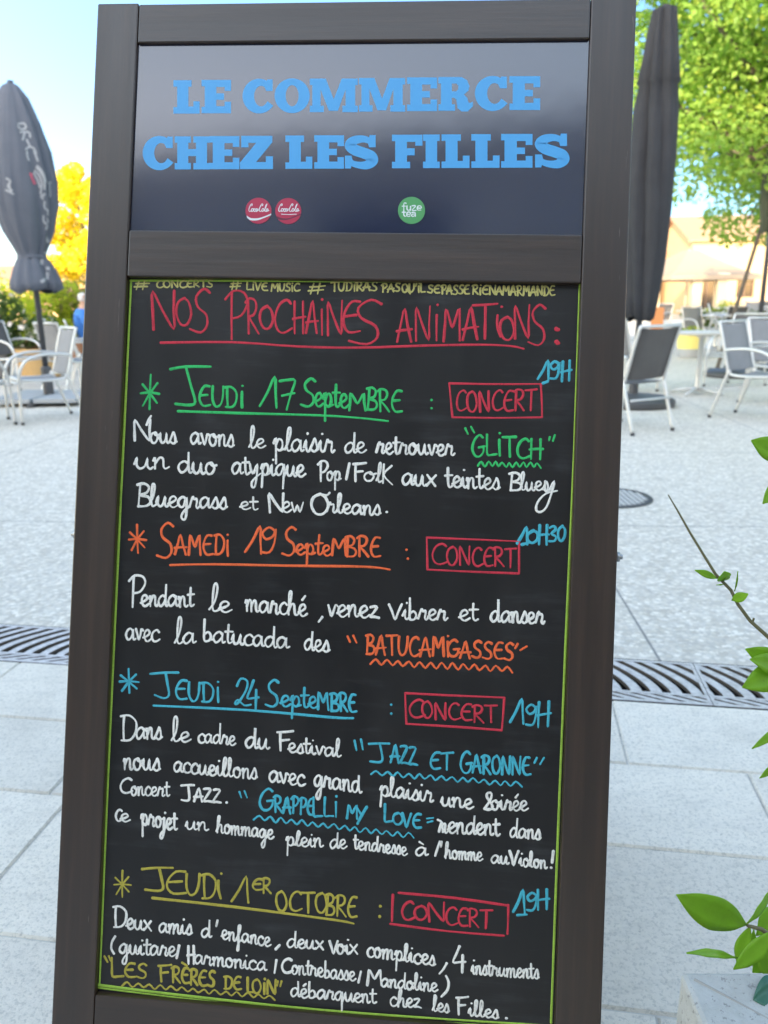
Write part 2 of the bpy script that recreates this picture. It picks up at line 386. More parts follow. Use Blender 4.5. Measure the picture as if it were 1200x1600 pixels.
# rear frame of the A, hinged at the top
hin = Matrix.Translation((0, TH + .004, VT - .02)) @ Matrix.Rotation(2 * BTILT, 4, 'X')
def rear(name, a, b, material):
    mb = MB(); mb.box(a, b); o = mb.build(name, material, board, bevel=.002); o.data.transform(hin); return o
LR = VT - .03
for s in (-1, 1):
    u0, u1 = sorted((s * Wd / 2, s * (Wd / 2 - SW))); rear('rear_upright', (u0, 0, -LR), (u1, TH, .0), M['wood_v'])
for z0, z1 in ((-.06, -.001), (-LR + .1, -LR + .2)): rear('rear_rail', (-i0, .001, z0), (i0, TH - .001, z1), M['wood_h'])
rear('rear_panel', (-i0, .01, -LR + .19), (i0, .018, -.055), M['slate'])
for s in (-1, 1):
    mb = MB(); mb.tube([(s * (Wd/2 + .001), .016, .855), (s * (Wd/2 + .006), .016, .855)], .007, 12); mb.tube([(s * (Wd/2 + .006), .016, .855), (s * (Wd/2 + .010), .016, .855)], .0035, 10)
    mb.tube([(s * (Wd/2 + .0045), .016, .855), (s * (Wd/2 + .0045), .10, .83), (s*(Wd/2+.0045), .17, .84)], .0014, 6); mb.build('stay_bolt', M['steel'], board, smooth=True)

def px(x, y, d):
    """photograph position to the board's own (u, v) on the plane d behind its front face"""
    r = fw + rt * ((x - 600) / F_PX) - up * ((y - 800) / F_PX)
    o = BO + bn * d
    t = (o - CAM).dot(bn) / r.dot(bn)
    q = CAM + r * t - o
    return q.dot(bu), q.dot(bv)
def smooth_line(P, sub=4, closed=False):
    if len(P) < 3: return [P[0]] + [(P[0][0] + (P[1][0]-P[0][0])*k/4, P[0][1] + (P[1][1]-P[0][1])*k/4) for k in range(1, 5)] if len(P) == 2 else P
    out = []
    for i in range(len(P) - 1):
        p0 = P[max(i - 1, 0)]; p1 = P[i]; p2 = P[i + 1]; p3 = P[min(i + 2, len(P) - 1)]
        for k in range(sub):
            t = k / sub; t2 = t*t; t3 = t2*t
            out.append(tuple(.5*((2*p1[j]) + (-p0[j]+p2[j])*t + (2*p0[j]-5*p1[j]+4*p2[j]-p3[j])*t2 + (-p0[j]+3*p1[j]-3*p2[j]+p3[j])*t3) for j in (0, 1)))
    out.append(P[-1]); return out
def ribbon(mb, P, wd, plane, rnd, hgt=.0009):
    """low domed marker stroke along (u, v) points, lying on the board"""
    if len(P) == 1: P = [P[0], (P[0][0] + wd*.15, P[0][1])]
    Q = [Vector((p[0], p[1])) for p in P]
    keep = [Q[0]]
    for q in Q[1:]:
        if (q - keep[-1]).length > wd * .12: keep.append(q)
    Q = keep if len(keep) > 1 else [Q[0], Q[0] + Vector((wd*.15, 0))]
    d0 = (Q[1] - Q[0]).normalized(); d1 = (Q[-1] - Q[-2]).normalized()
    S_ = [(Q[0] - d0*wd*.46, .3), (Q[0] - d0*wd*.25, .82)] + [(q, 1.0) for q in Q] + [(Q[-1] + d1*wd*.25, .82), (Q[-1] + d1*wd*.46, .3)]
    vs = []; fs = []; y0 = plane - .0001; ph = rnd.uniform(0, 9); lift = rnd.uniform(0, .00018); press = rnd.uniform(.2, 1.6)
    for i, (q, k) in enumerate(S_):
        a = S_[max(i-1, 0)][0]; b = S_[min(i+1, len(S_)-1)][0]; d = (b - a)
        d = d.normalized() if d.length > 1e-9 else d0
        nn = Vector((-d.y, d.x)); hw = wd/2*k*(1.10 - .22*min(1, i/max(4, len(S_)))*press + .13*math.sin(ph + i*.45) + .06*math.sin(ph*3 + i*1.7) + rnd.uniform(-.07, .07))
        h = hgt*(.5 + .5*k) + lift
        for s, hh in ((-1, 0), (-.6, .8), (0, 1), (.6, .8), (1, 0)):
            p = q + nn*hw*s; vs.append((p.x, y0 - h*hh, p.y))
    for i in range(len(S_) - 1):
        for j in range(4): fs.append((i*5+j, i*5+j+1, i*5+5+j+1, i*5+5+j))
    mb.add(vs, fs)

# ---- stroke alphabet of the writer: lower case on x-height 1, ascenders at 2, capitals 0..1
def gl_parse(s):
    return [[tuple(float(c) for c in p.split(',')) for p in st.split()] for st in s.split(';')]
LOW = {
 'a': (1.0, '.74,.82 .5,1 .18,.78 .05,.38 .24,.02 .52,.18 .74,.62 .78,.98 .76,.4 .84,.06 1.02,.16'),
 'b': (.85, '.14,2 .12,1 .1,.15 .3,0 .6,.15 .68,.55 .45,.85 .15,.62;.6,.2 .85,.2'),
 'c': (.78, '.72,.8 .5,1 .18,.78 .06,.4 .22,.05 .5,0 .8,.2'),
 'd': (1.0, '.74,.82 .5,1 .18,.78 .05,.38 .24,.02 .52,.18 .74,.7 .8,2 .78,.9 .78,.25 .88,.03 1.04,.14'),
 'e': (.8, '.0,.3 .4,.48 .64,.74 .48,1 .22,.88 .1,.5 .24,.08 .5,0 .82,.24'),
 'f': (.72, '.0,.15 .35,.8 .62,1.75 .5,2.05 .36,1.7 .34,.3 .3,-.85 .14,-1.0 .2,-.45 .5,.1 .75,.2'),
 'g': (1.0, '.74,.82 .5,1 .18,.78 .05,.4 .24,.06 .52,.2 .76,.98 .74,-.4 .58,-1.02 .36,-1.0 .34,-.66 .62,-.2 1.02,.2'),
 'h': (1.0, '.0,.15 .3,1.1 .42,1.85 .3,2.05 .18,1.7 .15,.8 .13,0;.14,.35 .4,.9 .62,.92 .68,.5 .7,.15 .84,.02 1.02,.16'),
 'i': (.52, '.0,.35 .2,.95 .2,.3 .34,.02 .54,.16;.3,1.55'),
 'j': (.52, '.26,.95 .26,-.3 .08,-.98 -.14,-.95 -.1,-.6 .25,-.2 .54,.2;.34,1.55'),
 'l': (.58, '.0,.15 .32,.95 .44,1.75 .34,2.05 .2,1.75 .18,.4 .34,.02 .6,.2'),
 'm': (1.3, '.02,.7 .12,.98 .14,.0;.14,.4 .36,.94 .54,.86 .56,.0;.56,.4 .8,.94 .98,.86 1.0,.2 1.14,.02 1.32,.16'),
 'n': (.92, '.02,.7 .12,.98 .14,.0;.14,.4 .38,.94 .6,.86 .62,.2 .76,.02 .94,.16'),
 'o': (.86, '.5,.98 .18,.84 .06,.42 .24,.02 .54,.06 .7,.5 .55,.95 .42,.84 .62,.72 .88,.82'),
 'p': (.9, '.02,.6 .2,1.05 .2,.2 .16,-1.05;.2,.45 .42,.96 .68,.84 .72,.35 .5,.02 .24,.16;.55,.05 .9,.2'),
 'q': (.95, '.74,.82 .5,1 .18,.78 .05,.38 .24,.04 .52,.2 .76,.98 .76,.0 .74,-1.1;.75,-.1 .96,.35'),
 'r': (.86, '.0,.1 .2,.88 .3,1.06 .38,.84 .6,.88 .64,.6 .58,.2 .7,.02 .88,.2'),
 's': (.66, '.0,.15 .34,.92 .42,1.04 .56,.6 .56,.16 .34,.0 .12,.14;.5,.1 .68,.2'),
 't': (.6, '.26,1.7 .24,.4 .38,.02 .62,.18;-.02,1.05 .3,1.1 .62,1.12'),
 'u': (.98, '.0,.4 .14,.96 .12,.35 .3,.02 .56,.26 .72,.96 .7,.3 .84,.02 1.0,.16'),
 'v': (.8, '.06,.96 .22,.4 .34,.02 .52,.5 .64,.98 .82,.86'),
 'w': (1.1, '.06,.96 .26,.02 .5,.7 .7,.02 .98,.96'),
 'x': (.8, '.06,.95 .4,.5 .74,.02;.74,.95 .4,.5 .04,.02'),
 'y': (.98, '.06,.95 .16,.35 .4,.2 .7,.95 .66,.0 .5,-.95 .26,-1.02 .24,-.6 .6,-.15 1.0,.15'),
 'z': (.8, '.08,.9 .4,.98 .62,.92 .34,.45 .06,.06 .4,.1 .78,.0'),
 'S': (.7, ''), }
CAP = {
 'A': (.8, '.02,0 .2,.55 .38,1 .52,.5 .68,0;.0,.32 .35,.36 .72,.38'),
 'B': (.7, '.14,1 .12,.5 .1,0;.0,.96 .3,1.02 .52,.86 .42,.6 .14,.5 .5,.42 .62,.2 .45,.02 .08,.0'),
 'C': (.76, '.68,.88 .5,1 .22,.86 .06,.48 .16,.12 .42,.0 .76,.14'),
 'D': (.76, '.14,.98 .12,.5 .14,.02;.0,.96 .35,1 .64,.74 .62,.32 .4,.04 .04,.02'),
 'E': (.7, '.62,.98 .34,.98 .12,.66 .08,.3 .28,.02 .66,.06;.1,.52 .52,.56'),
 'F': (.66, '.12,.98 .12,.5 .14,.0;.0,1 .35,1.02 .64,1.06;.12,.54 .48,.58'),
 'G': (.82, '.68,.9 .48,1.02 .2,.82 .06,.4 .22,.06 .5,.02 .7,.22 .72,.46;.44,.44 .8,.48'),
 'H': (.78, '.1,1 .1,.5 .1,0;.62,1 .62,.5 .62,0;.0,.46 .4,.5 .76,.52'),
 'i': (.32, '.15,.76 .15,.4 .16,0;.16,1.06'),
 'J': (.76, '.0,1 .4,1.04 .78,1.02;.42,1 .48,.5 .5,.14 .36,.02 .04,.06'),
 'K': (.75, '.1,1 .1,.5 .1,0;.6,.98 .12,.44 .68,.0'),
 'L': (.62, '.1,1 .1,.5 .12,.04 .35,.03 .6,.05'),
 'M': (.92, '.06,0 .1,.5 .14,1 .3,.7 .44,.42 .58,.7 .74,1 .76,.5 .8,0'),
 'N': (.84, '.1,0 .08,.5 .08,1 .35,.5 .66,.02 .66,.5 .68,1.02'),
 'O': (.8, '.42,1 .14,.84 .06,.45 .22,.06 .5,.03 .7,.4 .6,.84 .4,1'),
 'P': (.68, '.16,1 .16,.5 .16,0;-.02,.84 .2,1.02 .5,.98 .6,.76 .42,.5 .16,.44'),
 'R': (.74, '.12,1 .12,.5 .12,0;-.02,.9 .2,1.02 .5,.96 .56,.74 .4,.54 .16,.48 .4,.26 .66,.0'),
 'S': (.7, '.62,.92 .42,1.02 .18,.84 .24,.6 .52,.42 .56,.16 .36,.0 .02,.08'),
 'T': (.72, '.0,.98 .35,1.0 .74,1.03;.38,1 .38,.5 .38,0'),
 'U': (.76, '.08,1 .08,.36 .26,.02 .5,.12 .62,.5 .64,1'),
 'V': (.72, '.02,1 .18,.5 .32,.0 .48,.5 .66,1'),
 'Y': (.7, '.04,1 .3,.48;.64,1.02 .36,.4 .1,-.3'),
 'Z': (.74, '.06,.94 .3,.98 .6,.92 .3,.45 .04,.04 .35,.06 .72,.02'),
 '0': (.66, '.36,1 .1,.74 .08,.3 .3,.0 .54,.28 .54,.76 .34,1'),
 '1': (.5, '.0,.06 .2,.5 .4,1.02 .42,.5 .44,0'),
 '3': (.6, '.06,.92 .34,1 .5,.8 .2,.54 .52,.34 .44,.05 .04,.04'),
 '4': (.68, '.36,1.02 .2,.7 .04,.36 .35,.36 .66,.38;.52,.66 .52,.3 .5,-.06'),
 '2': (.68, '.08,.72 .22,.98 .48,.9 .44,.56 .16,.12 .04,.1 .14,.24 .4,.04 .66,.06'),
 '7': (.66, '.02,.94 .3,.98 .6,.96 .46,.5 .34,0;.14,.46 .6,.54'),
 '9': (.62, '.52,.86 .3,1 .08,.78 .22,.54 .46,.66 .54,.94 .52,.4 .36,.02 .06,.04'),
 '#': (.9, '.28,1 .2,.5 .12,0;.62,1.05 .56,.5 .5,0;.0,.3 .4,.34 .8,.36;.08,.68 .5,.7 .9,.74'),
 '*': (.9, '.45,1.08 .45,.5 .47,0;.06,.78 .45,.5 .82,.2;.0,.5 .45,.52 .92,.48;.8,.82 .45,.5 .12,.1'),
 "'": (.3, '.16,1 .08,.7'), '!': (.4, '.24,1 .16,.3;.1,.0'), '.': (.3, '.1,.02'), ',': (.3, '.16,.14 .02,-.3'), '/': (.3, '.2,1.0 .04,.0'),
 '(': (.4, '.3,1.05 .06,.6 .06,.3 .3,-.1'), ')': (.4, '.06,1.05 .3,.6 .26,.2 -.06,-.25'), ' ': (.45, ''),
}
GL = {}
for d, tag_ in ((LOW, 'l'), (CAP, 'c')):
    for k, (adv, s) in d.items():
        if s or k == ' ': GL[tag_ + k] = (adv, gl_parse(s) if s else [])
ACC = {'é': ('e', '.34,1.4 .6,1.75'), 'è': ('e', '.2,1.75 .5,1.4'), 'à': ('a', '.3,1.75 .6,1.4'), 'È': ('E', '.1,1.32 .5,1.16')}
def strokes_of(ch, caps):
    if ch in ACC:
        b, s = ACC[ch]; adv, st = strokes_of(b, caps or b.isupper()); return adv, st + [('x', q) if False else q for q in gl_parse(s)]
    key = ('c' if caps else 'l') + ch
    if key not in GL: key = 'c' + ch
    return GL[key]
TXT = {}
rnd = random.Random(11)
def stroke(key, col, P, wpx=4.6, smooth=True):
    """one marker stroke given by photograph positions"""
    mb = TXT.setdefault((key, col), MB())
    if smooth and len(P) > 1: P = smooth_line([tuple(p) for p in P], 3)
    ribbon(mb, [px(x, y, DP) for x, y in P], wpx * .00073, DP, rnd, .00028)
def word(key, col, text, x0, x1, b0, b1, xh, asc=None, mode='l', wpx=4.6):
    """text from x0 to x1, baseline b0 to b1 (photograph positions), x-height xh, ascender height asc; mode c: capitals of height xh"""
    caps = mode == 'c'; asc = asc or xh * 1.9
    if not caps and wpx == 4.6: wpx = 3.75 if xh < 15 else (4.1 if xh < 17 else 4.4)
    seq = []; x = 0.0; lo, hi = 1e9, -1e9
    for ch in text:
        up_ = caps or ch.isupper() or ch.isdigit() or ch in "'!.,/()"
        adv, st = strokes_of(ch, up_)
        k = 1.0 if caps or not up_ else asc / xh * (.86 if ch not in "'!.,/()" else .7)
        sx = k * rnd.uniform(.95, 1.05); dy = rnd.uniform(-.035, .035); sl = rnd.uniform(-.03, .05)
        seq.append((ch, up_, st, x, sx, dy, sl))
        for s in st:
            for p in s: lo = min(lo, x + p[0]*sx); hi = max(hi, x + p[0]*sx)
        x += adv * sx
    sc = (x1 - x0) / max(hi - lo, 1e-6)
    for ch, up_, st, ox, sx, dy, sl in seq:
        for s in st:
            P = []
            for (gx, gy) in s:
                if caps: yy = gy * xh
                elif up_: yy = gy * asc
                elif gy > 1: yy = xh + (gy - 1) * (asc - xh)
                else: yy = gy * xh
                xx = (ox + gx * sx - lo) * sc + (sl * yy if not (ch in '#') else 0)
                t = max(0, min(1, xx / (x1 - x0)))
                P.append((x0 + xx + rnd.uniform(-.25, .25), b0 + (b1 - b0) * t - yy - dy * xh + rnd.uniform(-.25, .25)))
            stroke(key, col, P, wpx * rnd.uniform(.92, 1.08))
def wavy(key, col, x0, y0, x1, y1, n, amp, wpx=3.6):
    P = []
    for i in range(2 * n + 1):
        t = i / (2 * n); P.append((x0 + (x1 - x0) * t + rnd.uniform(-.8, .8), y0 + (y1 - y0) * t + (amp if i % 2 == 0 else -amp) * rnd.uniform(.75, 1.2)))
    stroke(key, col, P, wpx)
def box(key, A, B, C, D, wpx=3.8, col='red'):
    for p, q in ((A, B), (B, C), (C, D), (D, A)):
        m_ = ((p[0]+q[0])/2 + rnd.uniform(-.6, .6), (p[1]+q[1])/2 + rnd.uniform(-1, 1)); stroke(key, col, [p, m_, q], wpx)
def dots(key, col, pts, wpx=5):
    for p in pts: stroke(key, col, [p], wpx)

def write_board():
    W = word
    # border
    k = 'border'
    stroke(k, 'lime', [(205, 438), (195.5, 640), (184.5, 870), (169.5, 1200), (155.5, 1540)], 4.6)
    stroke(k, 'lime', [(203.5, 438.5), (420, 439), (640, 440.5), (906, 442)], 3.8)
    stroke(k, 'lime', [(906, 441), (897, 700), (884, 1000), (872, 1300), (861, 1598)], 4.4)
    stroke(k, 'lime', [(153, 1539), (300, 1557), (500, 1578), (690, 1592), (861, 1603)], 4.6)
    stroke(k, 'lime', [(154, 1543.5), (330, 1565), (520, 1585), (700, 1598), (862, 1609)], 3.4)
    # hashtags
    k = 'hashtag_line'; y = 'yellow'
    W(k, y, '#', 210, 233, 452, 452, 13, mode='c', wpx=3.2); W(k, y, 'CONCERTS', 245, 332, 449.5, 448.5, 11, mode='c', wpx=3.2)
    W(k, y, '#', 360, 377, 452, 452, 13, mode='c', wpx=3.2); W(k, y, 'LiVE', 386, 418, 453, 454, 12, mode='c', wpx=3.2); W(k, y, 'MUSiC', 424, 469, 455, 455, 12, mode='c', wpx=3.2)
    W(k, y, '#', 482, 508, 459, 458, 16, mode='c', wpx=3.2); W(k, y, 'TUDiRAS', 517, 589, 455, 454, 14, mode='c', wpx=3.4)
    W(k, y, 'PAS', 596, 625, 457, 455, 13, mode='c', wpx=3.4); W(k, y, 'QU\'iL'.replace('Q', 'O'), 628, 664, 456, 457, 13, mode='c', wpx=3.4)
    stroke(k, y, [(635, 452), (641, 459)], 3); W(k, y, 'SE', 668, 687, 457, 458, 12, mode='c', wpx=3.4); W(k, y, 'PASSE', 689, 733, 460, 459, 14, mode='c', wpx=3.4)
    W(k, y, 'RiEN', 737, 774, 460, 460, 14, mode='c', wpx=3.4); W(k, y, 'A', 775, 785, 460, 460, 13, mode='c', wpx=3.4); W(k, y, 'MARMANDE', 786, 867, 461, 462, 15, mode='c', wpx=3.4)
    # heading
    k = 'heading_line'; r = 'red'
    W(k, r, 'N', 239, 273, 517, 517, 60, mode='c'); W(k, r, 'O', 276, 299, 508, 508, 43, mode='c'); W(k, r, 'S', 297, 326, 520, 520, 67, mode='c')
    W(k, r, 'P', 352, 387, 529, 529, 74, mode='c'); W(k, r, 'R', 385, 404, 520, 520, 54, mode='c'); W(k, r, 'O', 406, 427, 514, 514, 36, mode='c')
    W(k, r, 'C', 429, 456, 519, 519, 52, mode='c'); W(k, r, 'HA', 458, 496, 521, 521, 50, mode='c'); W(k, r, 'iN', 503, 534, 523, 522, 52, mode='c'); W(k, r, 'E', 536, 562, 522, 522, 50, mode='c'); W(k, r, 'S', 545, 594, 540, 540, 68, mode='c')
    W(k, r, 'ANi', 620, 682, 534, 533, 52, mode='c'); W(k, r, 'MA', 693, 747, 533, 530, 50, mode='c'); W(k, r, 'T', 738, 776, 531, 531, 53, mode='c'); W(k, r, 'i', 776, 782, 527, 527, 44, mode='c')
    W(k, r, 'O', 782, 804, 532, 532, 36, mode='c'); W(k, r, 'N', 804, 826, 528, 528, 52, mode='c'); W(k, r, 'S', 826, 853, 538, 538, 62, mode='c')
    dots(k, r, [(869, 514), (871, 515), (869, 534), (871, 536)], 8)
    stroke(k, r, [(251, 535.5), (363, 534.7), (467, 541.5), (560, 543.3), (663, 540), (756, 538.7), (800, 541), (818, 545)], 4.4)
    # first date
    k = 'first_date_line'; g = 'green'
    W(k, g, '*', 219, 248, 640, 640, 50, mode='c', wpx=4.2)
    stroke(k, g, [(266, 577), (290, 573), (329, 573)], 5); stroke(k, g, [(291, 575), (299, 605), (305, 628), (296, 633), (274, 631)], 5)
    W(k, g, 'EUDi', 312, 378, 634, 637, 32, mode='c', wpx=4.8); W(k, g, '1', 406, 432, 637, 637, 47, mode='c', wpx=4.8); W(k, g, '7', 435, 459, 639, 639, 47, mode='c', wpx=4.8)
    W(k, g, 'S', 470, 491, 636, 636, 43, mode='c', wpx=4.8); W(k, g, 'epte', 491, 545, 634, 638, 21, 42, wpx=4.8); W(k, g, 'M', 546, 571, 641, 641, 26, mode='c', wpx=4.8); W(k, g, 'BRE', 572, 628, 641, 644, 34, mode='c', wpx=4.8)
    stroke(k, g, [(278, 642.5), (375, 645.6), (498, 649), (560, 653), (606, 658)], 4.4); dots(k, g, [(674, 625), (674, 638)], 4.5)
    k = 'first_concert_box'
    box(k, (702, 599), (845, 600), (847, 652), (707, 652)); W(k, 'red', 'CONCERT', 713, 838, 643, 642, 32, mode='c', wpx=4)
    k = 'first_hour'; W(k, 'blue', '1', 840, 857, 594, 594, 30, mode='c', wpx=5); stroke(k, 'blue', [(848, 599), (856, 596)], 5); W(k, 'blue', '9', 860, 874, 593, 592, 27, mode='c', wpx=5); W(k, 'blue', 'H', 876, 892, 596, 594, 31, mode='c', wpx=5)
    # first text
    k = 'first_text_row'; w_ = 'white'
    W(k, w_, 'N', 210, 234, 689, 689, 32, mode='c'); stroke(k, w_, [(229, 664), (233, 655), (236, 650)]); W(k, w_, 'ous', 235, 276, 692, 693, 17)
    W(k, w_, 'avons', 298, 366, 693, 699, 18); W(k, w_, 'le', 389, 415, 701, 700, 14, 34); W(k, w_, 'plaisir', 428, 523, 704, 707, 19, 36); W(k, w_, 'de', 539, 572, 708, 707, 16, 32)
    W(k, w_, 'retrouver', 588, 710, 709, 712, 17, 30); W('first_band_name', g, 'GLi', 738, 781, 713, 712, 33, mode='c', wpx=4.6); W('first_band_name', g, 'TCH', 786, 848, 714, 717, 31, mode='c', wpx=4.6)
    for a in ((727, 669, 731, 678), (736, 667, 741, 676), (859, 683, 858, 688), (867, 680, 864, 689)): stroke('first_band_name', g, [a[:2], a[2:]], 4)
    wavy('first_band_name', g, 747, 725, 845, 727, 9, 3.6)
    k = 'second_text_row'
    W(k, w_, 'un', 210, 264, 732, 733, 18); W(k, w_, 'duo', 279, 338, 738, 742, 18, 33); W(k, w_, 'atypique', 363, 477, 741, 745, 18, 30); W(k, w_, 'P', 497, 512, 751, 751, 31, mode='c'); W(k, w_, 'op', 511, 533, 750, 751, 14)
    stroke(k, w_, [(546, 724), (541, 749)]); W(k, w_, 'F', 551, 571, 752, 752, 27, mode='c'); W(k, w_, 'o', 569, 588, 752, 752, 14); W(k, w_, 'lK', 588, 613, 753, 757, 14, 30)
    W(k, w_, 'aux', 629, 680, 758, 760, 18); W(k, w_, 'teintes', 696, 781, 761, 765, 17, 36); W(k, w_, 'B', 795, 815, 766, 766, 27, mode='c'); W(k, w_, 'lues', 812, 858, 766, 767, 14, 28)
    stroke(k, w_, [(852, 752), (852, 766), (858, 767), (866, 752), (862, 770), (854, 792), (845, 800), (838, 797), (840, 785), (852, 772), (870, 767)])
    k = 'third_text_row'
    W(k, w_, 'B', 213, 235, 790, 790, 35, mode='c'); W(k, w_, 'luegrass', 233, 355, 791, 796, 17, 34); W(k, w_, 'et', 375, 403, 796, 797, 12, 24); W(k, w_, 'N', 421, 443, 801, 801, 29, mode='c'); W(k, w_, 'ew', 440, 474, 800, 800, 16)
    W(k, w_, 'O', 487, 513, 804, 804, 32, mode='c'); stroke(k, w_, [(500, 772), (510, 774), (515, 770)]); W(k, w_, 'rleans', 511, 595, 801, 805, 15, 30); dots(k, w_, [(604, 800)], 5)
    # second date
    k = 'second_date_line'; o = 'orange'
    W(k, o, '*', 202, 229, 865, 865, 41, mode='c', wpx=4.4); W(k, o, 'S', 245, 270, 872, 872, 54, mode='c'); W(k, o, 'AMEDi', 273, 356, 866, 868, 31, mode='c'); W(k, o, '1', 383, 408, 866, 866, 42, mode='c'); W(k, o, '9', 408, 429, 865, 865, 40, mode='c')
    W(k, o, 'S', 441, 461, 868, 868, 44, mode='c'); W(k, o, 'epte', 462, 518, 866, 868, 16, 38); W(k, o, 'M', 519, 540, 868, 868, 26, mode='c'); W(k, o, 'BRE', 540, 594, 869, 871, 31, mode='c')
    stroke(k, o, [(266, 883), (334, 881.7), (457, 884), (550, 885), (590, 887), (609, 890)], 4.4); dots(k, o, [(635, 859), (637, 873)], 4.5)
    k = 'second_concert_box'; box(k, (667, 840), (811, 846), (811, 896), (668, 890)); W(k, 'red', 'C', 676, 700, 882, 882, 32, mode='c', wpx=4); W(k, 'red', 'ONCERT', 698, 806, 883, 886, 29, mode='c', wpx=4)
    k = 'second_hour'; W(k, 'blue', '1', 808, 824, 850, 850, 27, mode='c', wpx=5.6); stroke(k, 'blue', [(815, 851), (826, 848)], 5); W(k, 'blue', '0', 824, 839, 849, 849, 20, mode='c', wpx=5); W(k, 'blue', 'H', 840, 857, 850, 850, 30, mode='c', wpx=5); W(k, 'blue', '30', 858, 882, 847, 846, 24, mode='c', wpx=5)
    k = 'fourth_text_row'
    W(k, w_, 'P', 200, 226, 948, 948, 48, mode='c'); W(k, w_, 'endant', 220, 303, 947, 948, 17, 35); W(k, w_, 'le', 327, 362, 955, 957, 17, 43); W(k, w_, 'marché', 384, 480, 955, 963, 18, 36); W(k, w_, ',', 498, 504, 966, 966, 16, mode='c')
    W(k, w_, 'venez', 512, 592, 963, 965, 18); W(k, w_, 'V', 608, 628, 969, 969, 24, mode='c'); W(k, w_, 'ibrer', 629, 699, 968, 969, 16, 34); W(k, w_, 'et', 717, 747, 969, 970, 16, 31); W(k, w_, 'danser', 767, 851, 972, 975, 17, 36)
    k = 'fifth_text_row'
    W(k, w_, 'avec', 197, 249, 999, 1003, 18); W(k, w_, 'la', 273, 306, 1007, 1005, 17, 41); W(k, w_, 'batucada', 319, 452, 1002, 1014, 17, 34); W(k, w_, 'des', 476, 515, 1016, 1019, 17, 30)
    k = 'second_band_name'
    for a in ((543, 994, 547, 1003), (552, 993, 557, 1004), (809, 1006, 805, 1013), (823, 1010, 813, 1016)): stroke(k, o, [a[:2], a[2:]], 4)
    W(k, o, 'BATUCAMi', 571, 700, 1023, 1026, 30, mode='c'); W(k, o, 'GASSES', 700, 802, 1026, 1032, 26, mode='c'); wavy(k, o, 579, 1034, 801, 1046, 13, 4.6, 3.8)
    # third date
    k = 'third_date_line'; b = 'blue'
    W(k, b, '*', 187, 217, 1084, 1084, 35, mode='c', wpx=4.4); stroke(k, b, [(235, 1053), (258, 1051), (279, 1051)], 4.6); stroke(k, b, [(259, 1052), (262, 1070), (264, 1086), (256, 1091), (242, 1086)], 4.6)
    W(k, b, 'EUDi', 275, 341, 1093, 1098, 30, mode='c'); W(k, b, '2', 367, 392, 1103, 1103, 44, mode='c'); W(k, b, '4', 386, 404, 1106, 1106, 42, mode='c'); W(k, b, 'S', 415, 435, 1104, 1104, 41, mode='c'); W(k, b, 'epte', 438, 497, 1103, 1107, 17, 37)
    W(k, b, 'MB', 497, 530, 1109, 1111, 27, mode='c'); W(k, b, 'RE', 530, 557, 1111, 1113, 28, mode='c'); stroke(k, b, [(240, 1102.5), (386, 1109.5), (520, 1121), (552, 1122)], 4.2); dots(k, b, [(611, 1101), (611, 1115)], 4.4)
    k = 'third_concert_box'; box(k, (633, 1083), (788, 1090), (784, 1141), (635, 1131)); W(k, 'red', 'C', 640, 664, 1121, 1121, 28, mode='c', wpx=4); W(k, 'red', 'ONCERT', 660, 777, 1122, 1130, 26, mode='c', wpx=4)
    k = 'third_hour'; W(k, b, '1', 797, 818, 1131, 1131, 38, mode='c'); W(k, b, '9', 822, 838, 1132, 1132, 32, mode='c'); W(k, b, 'H', 838, 860, 1136, 1134, 39, mode='c')
    k = 'sixth_text_row'
    W(k, w_, 'D', 188, 212, 1159, 1159, 40, mode='c'); W(k, w_, 'ans', 213, 253, 1155, 1155, 18); W(k, w_, 'le', 268, 298, 1159, 1159, 15, 38); W(k, w_, 'cadre', 310, 368, 1160, 1165, 14, 33); W(k, w_, 'du', 384, 421, 1168, 1171, 17, 32)
    W(k, w_, 'F', 433, 458, 1172, 1172, 28, mode='c'); W(k, w_, 'estival', 450, 533, 1175, 1183, 14, 28)
    k = 'third_band_name'
    for a in ((554, 1157, 557, 1172), (564, 1155, 567, 1171), (839, 1184, 835, 1192), (850, 1184, 844, 1194)): stroke(k, b, [a[:2], a[2:]], 3.8)
    W(k, b, 'J', 577, 609, 1192, 1192, 29, mode='c'); W(k, b, 'AZZ', 610, 652, 1192, 1196, 28, mode='c'); W(k, b, 'ET', 673, 707, 1202, 1202, 26, mode='c'); W(k, b, 'G', 720, 738, 1207, 1207, 33, mode='c'); W(k, b, 'ARONNE', 738, 829, 1207, 1212, 28, mode='c')
    wavy(k, b, 580, 1207, 815, 1226, 14, 3.6)
    k = 'seventh_text_row'
    W(k, w_, 'nous', 193, 250, 1202, 1205, 18); W(k, w_, 'accueillons', 272, 402, 1206, 1218, 16, 29); W(k, w_, 'avec', 421, 477, 1222, 1229, 17); W(k, w_, 'grand', 491, 565, 1229, 1240, 18, 28); W(k, w_, 'plaisir', 593, 677, 1243, 1254, 16, 32); W(k, w_, 'une', 689, 740, 1259, 1264, 15)
    stroke(k, w_, [(757, 1264), (766, 1250), (768, 1240), (762, 1239), (761, 1246), (770, 1260), (764, 1266), (758, 1264), (772, 1264)]); W(k, w_, 'oirée', 768, 825, 1265, 1267, 15)
    k = 'eighth_text_row'
    W(k, w_, 'C', 188, 207, 1240, 1240, 23, mode='c'); W(k, w_, 'oncert', 205, 265, 1242, 1245, 14, 26); W(k, w_, 'J', 283, 303, 1251, 1251, 24, mode='c'); W(k, w_, 'AZZ', 303, 345, 1252, 1254, 21, mode='c'); dots(k, w_, [(354, 1254)], 5)
    k = 'fourth_band_name'
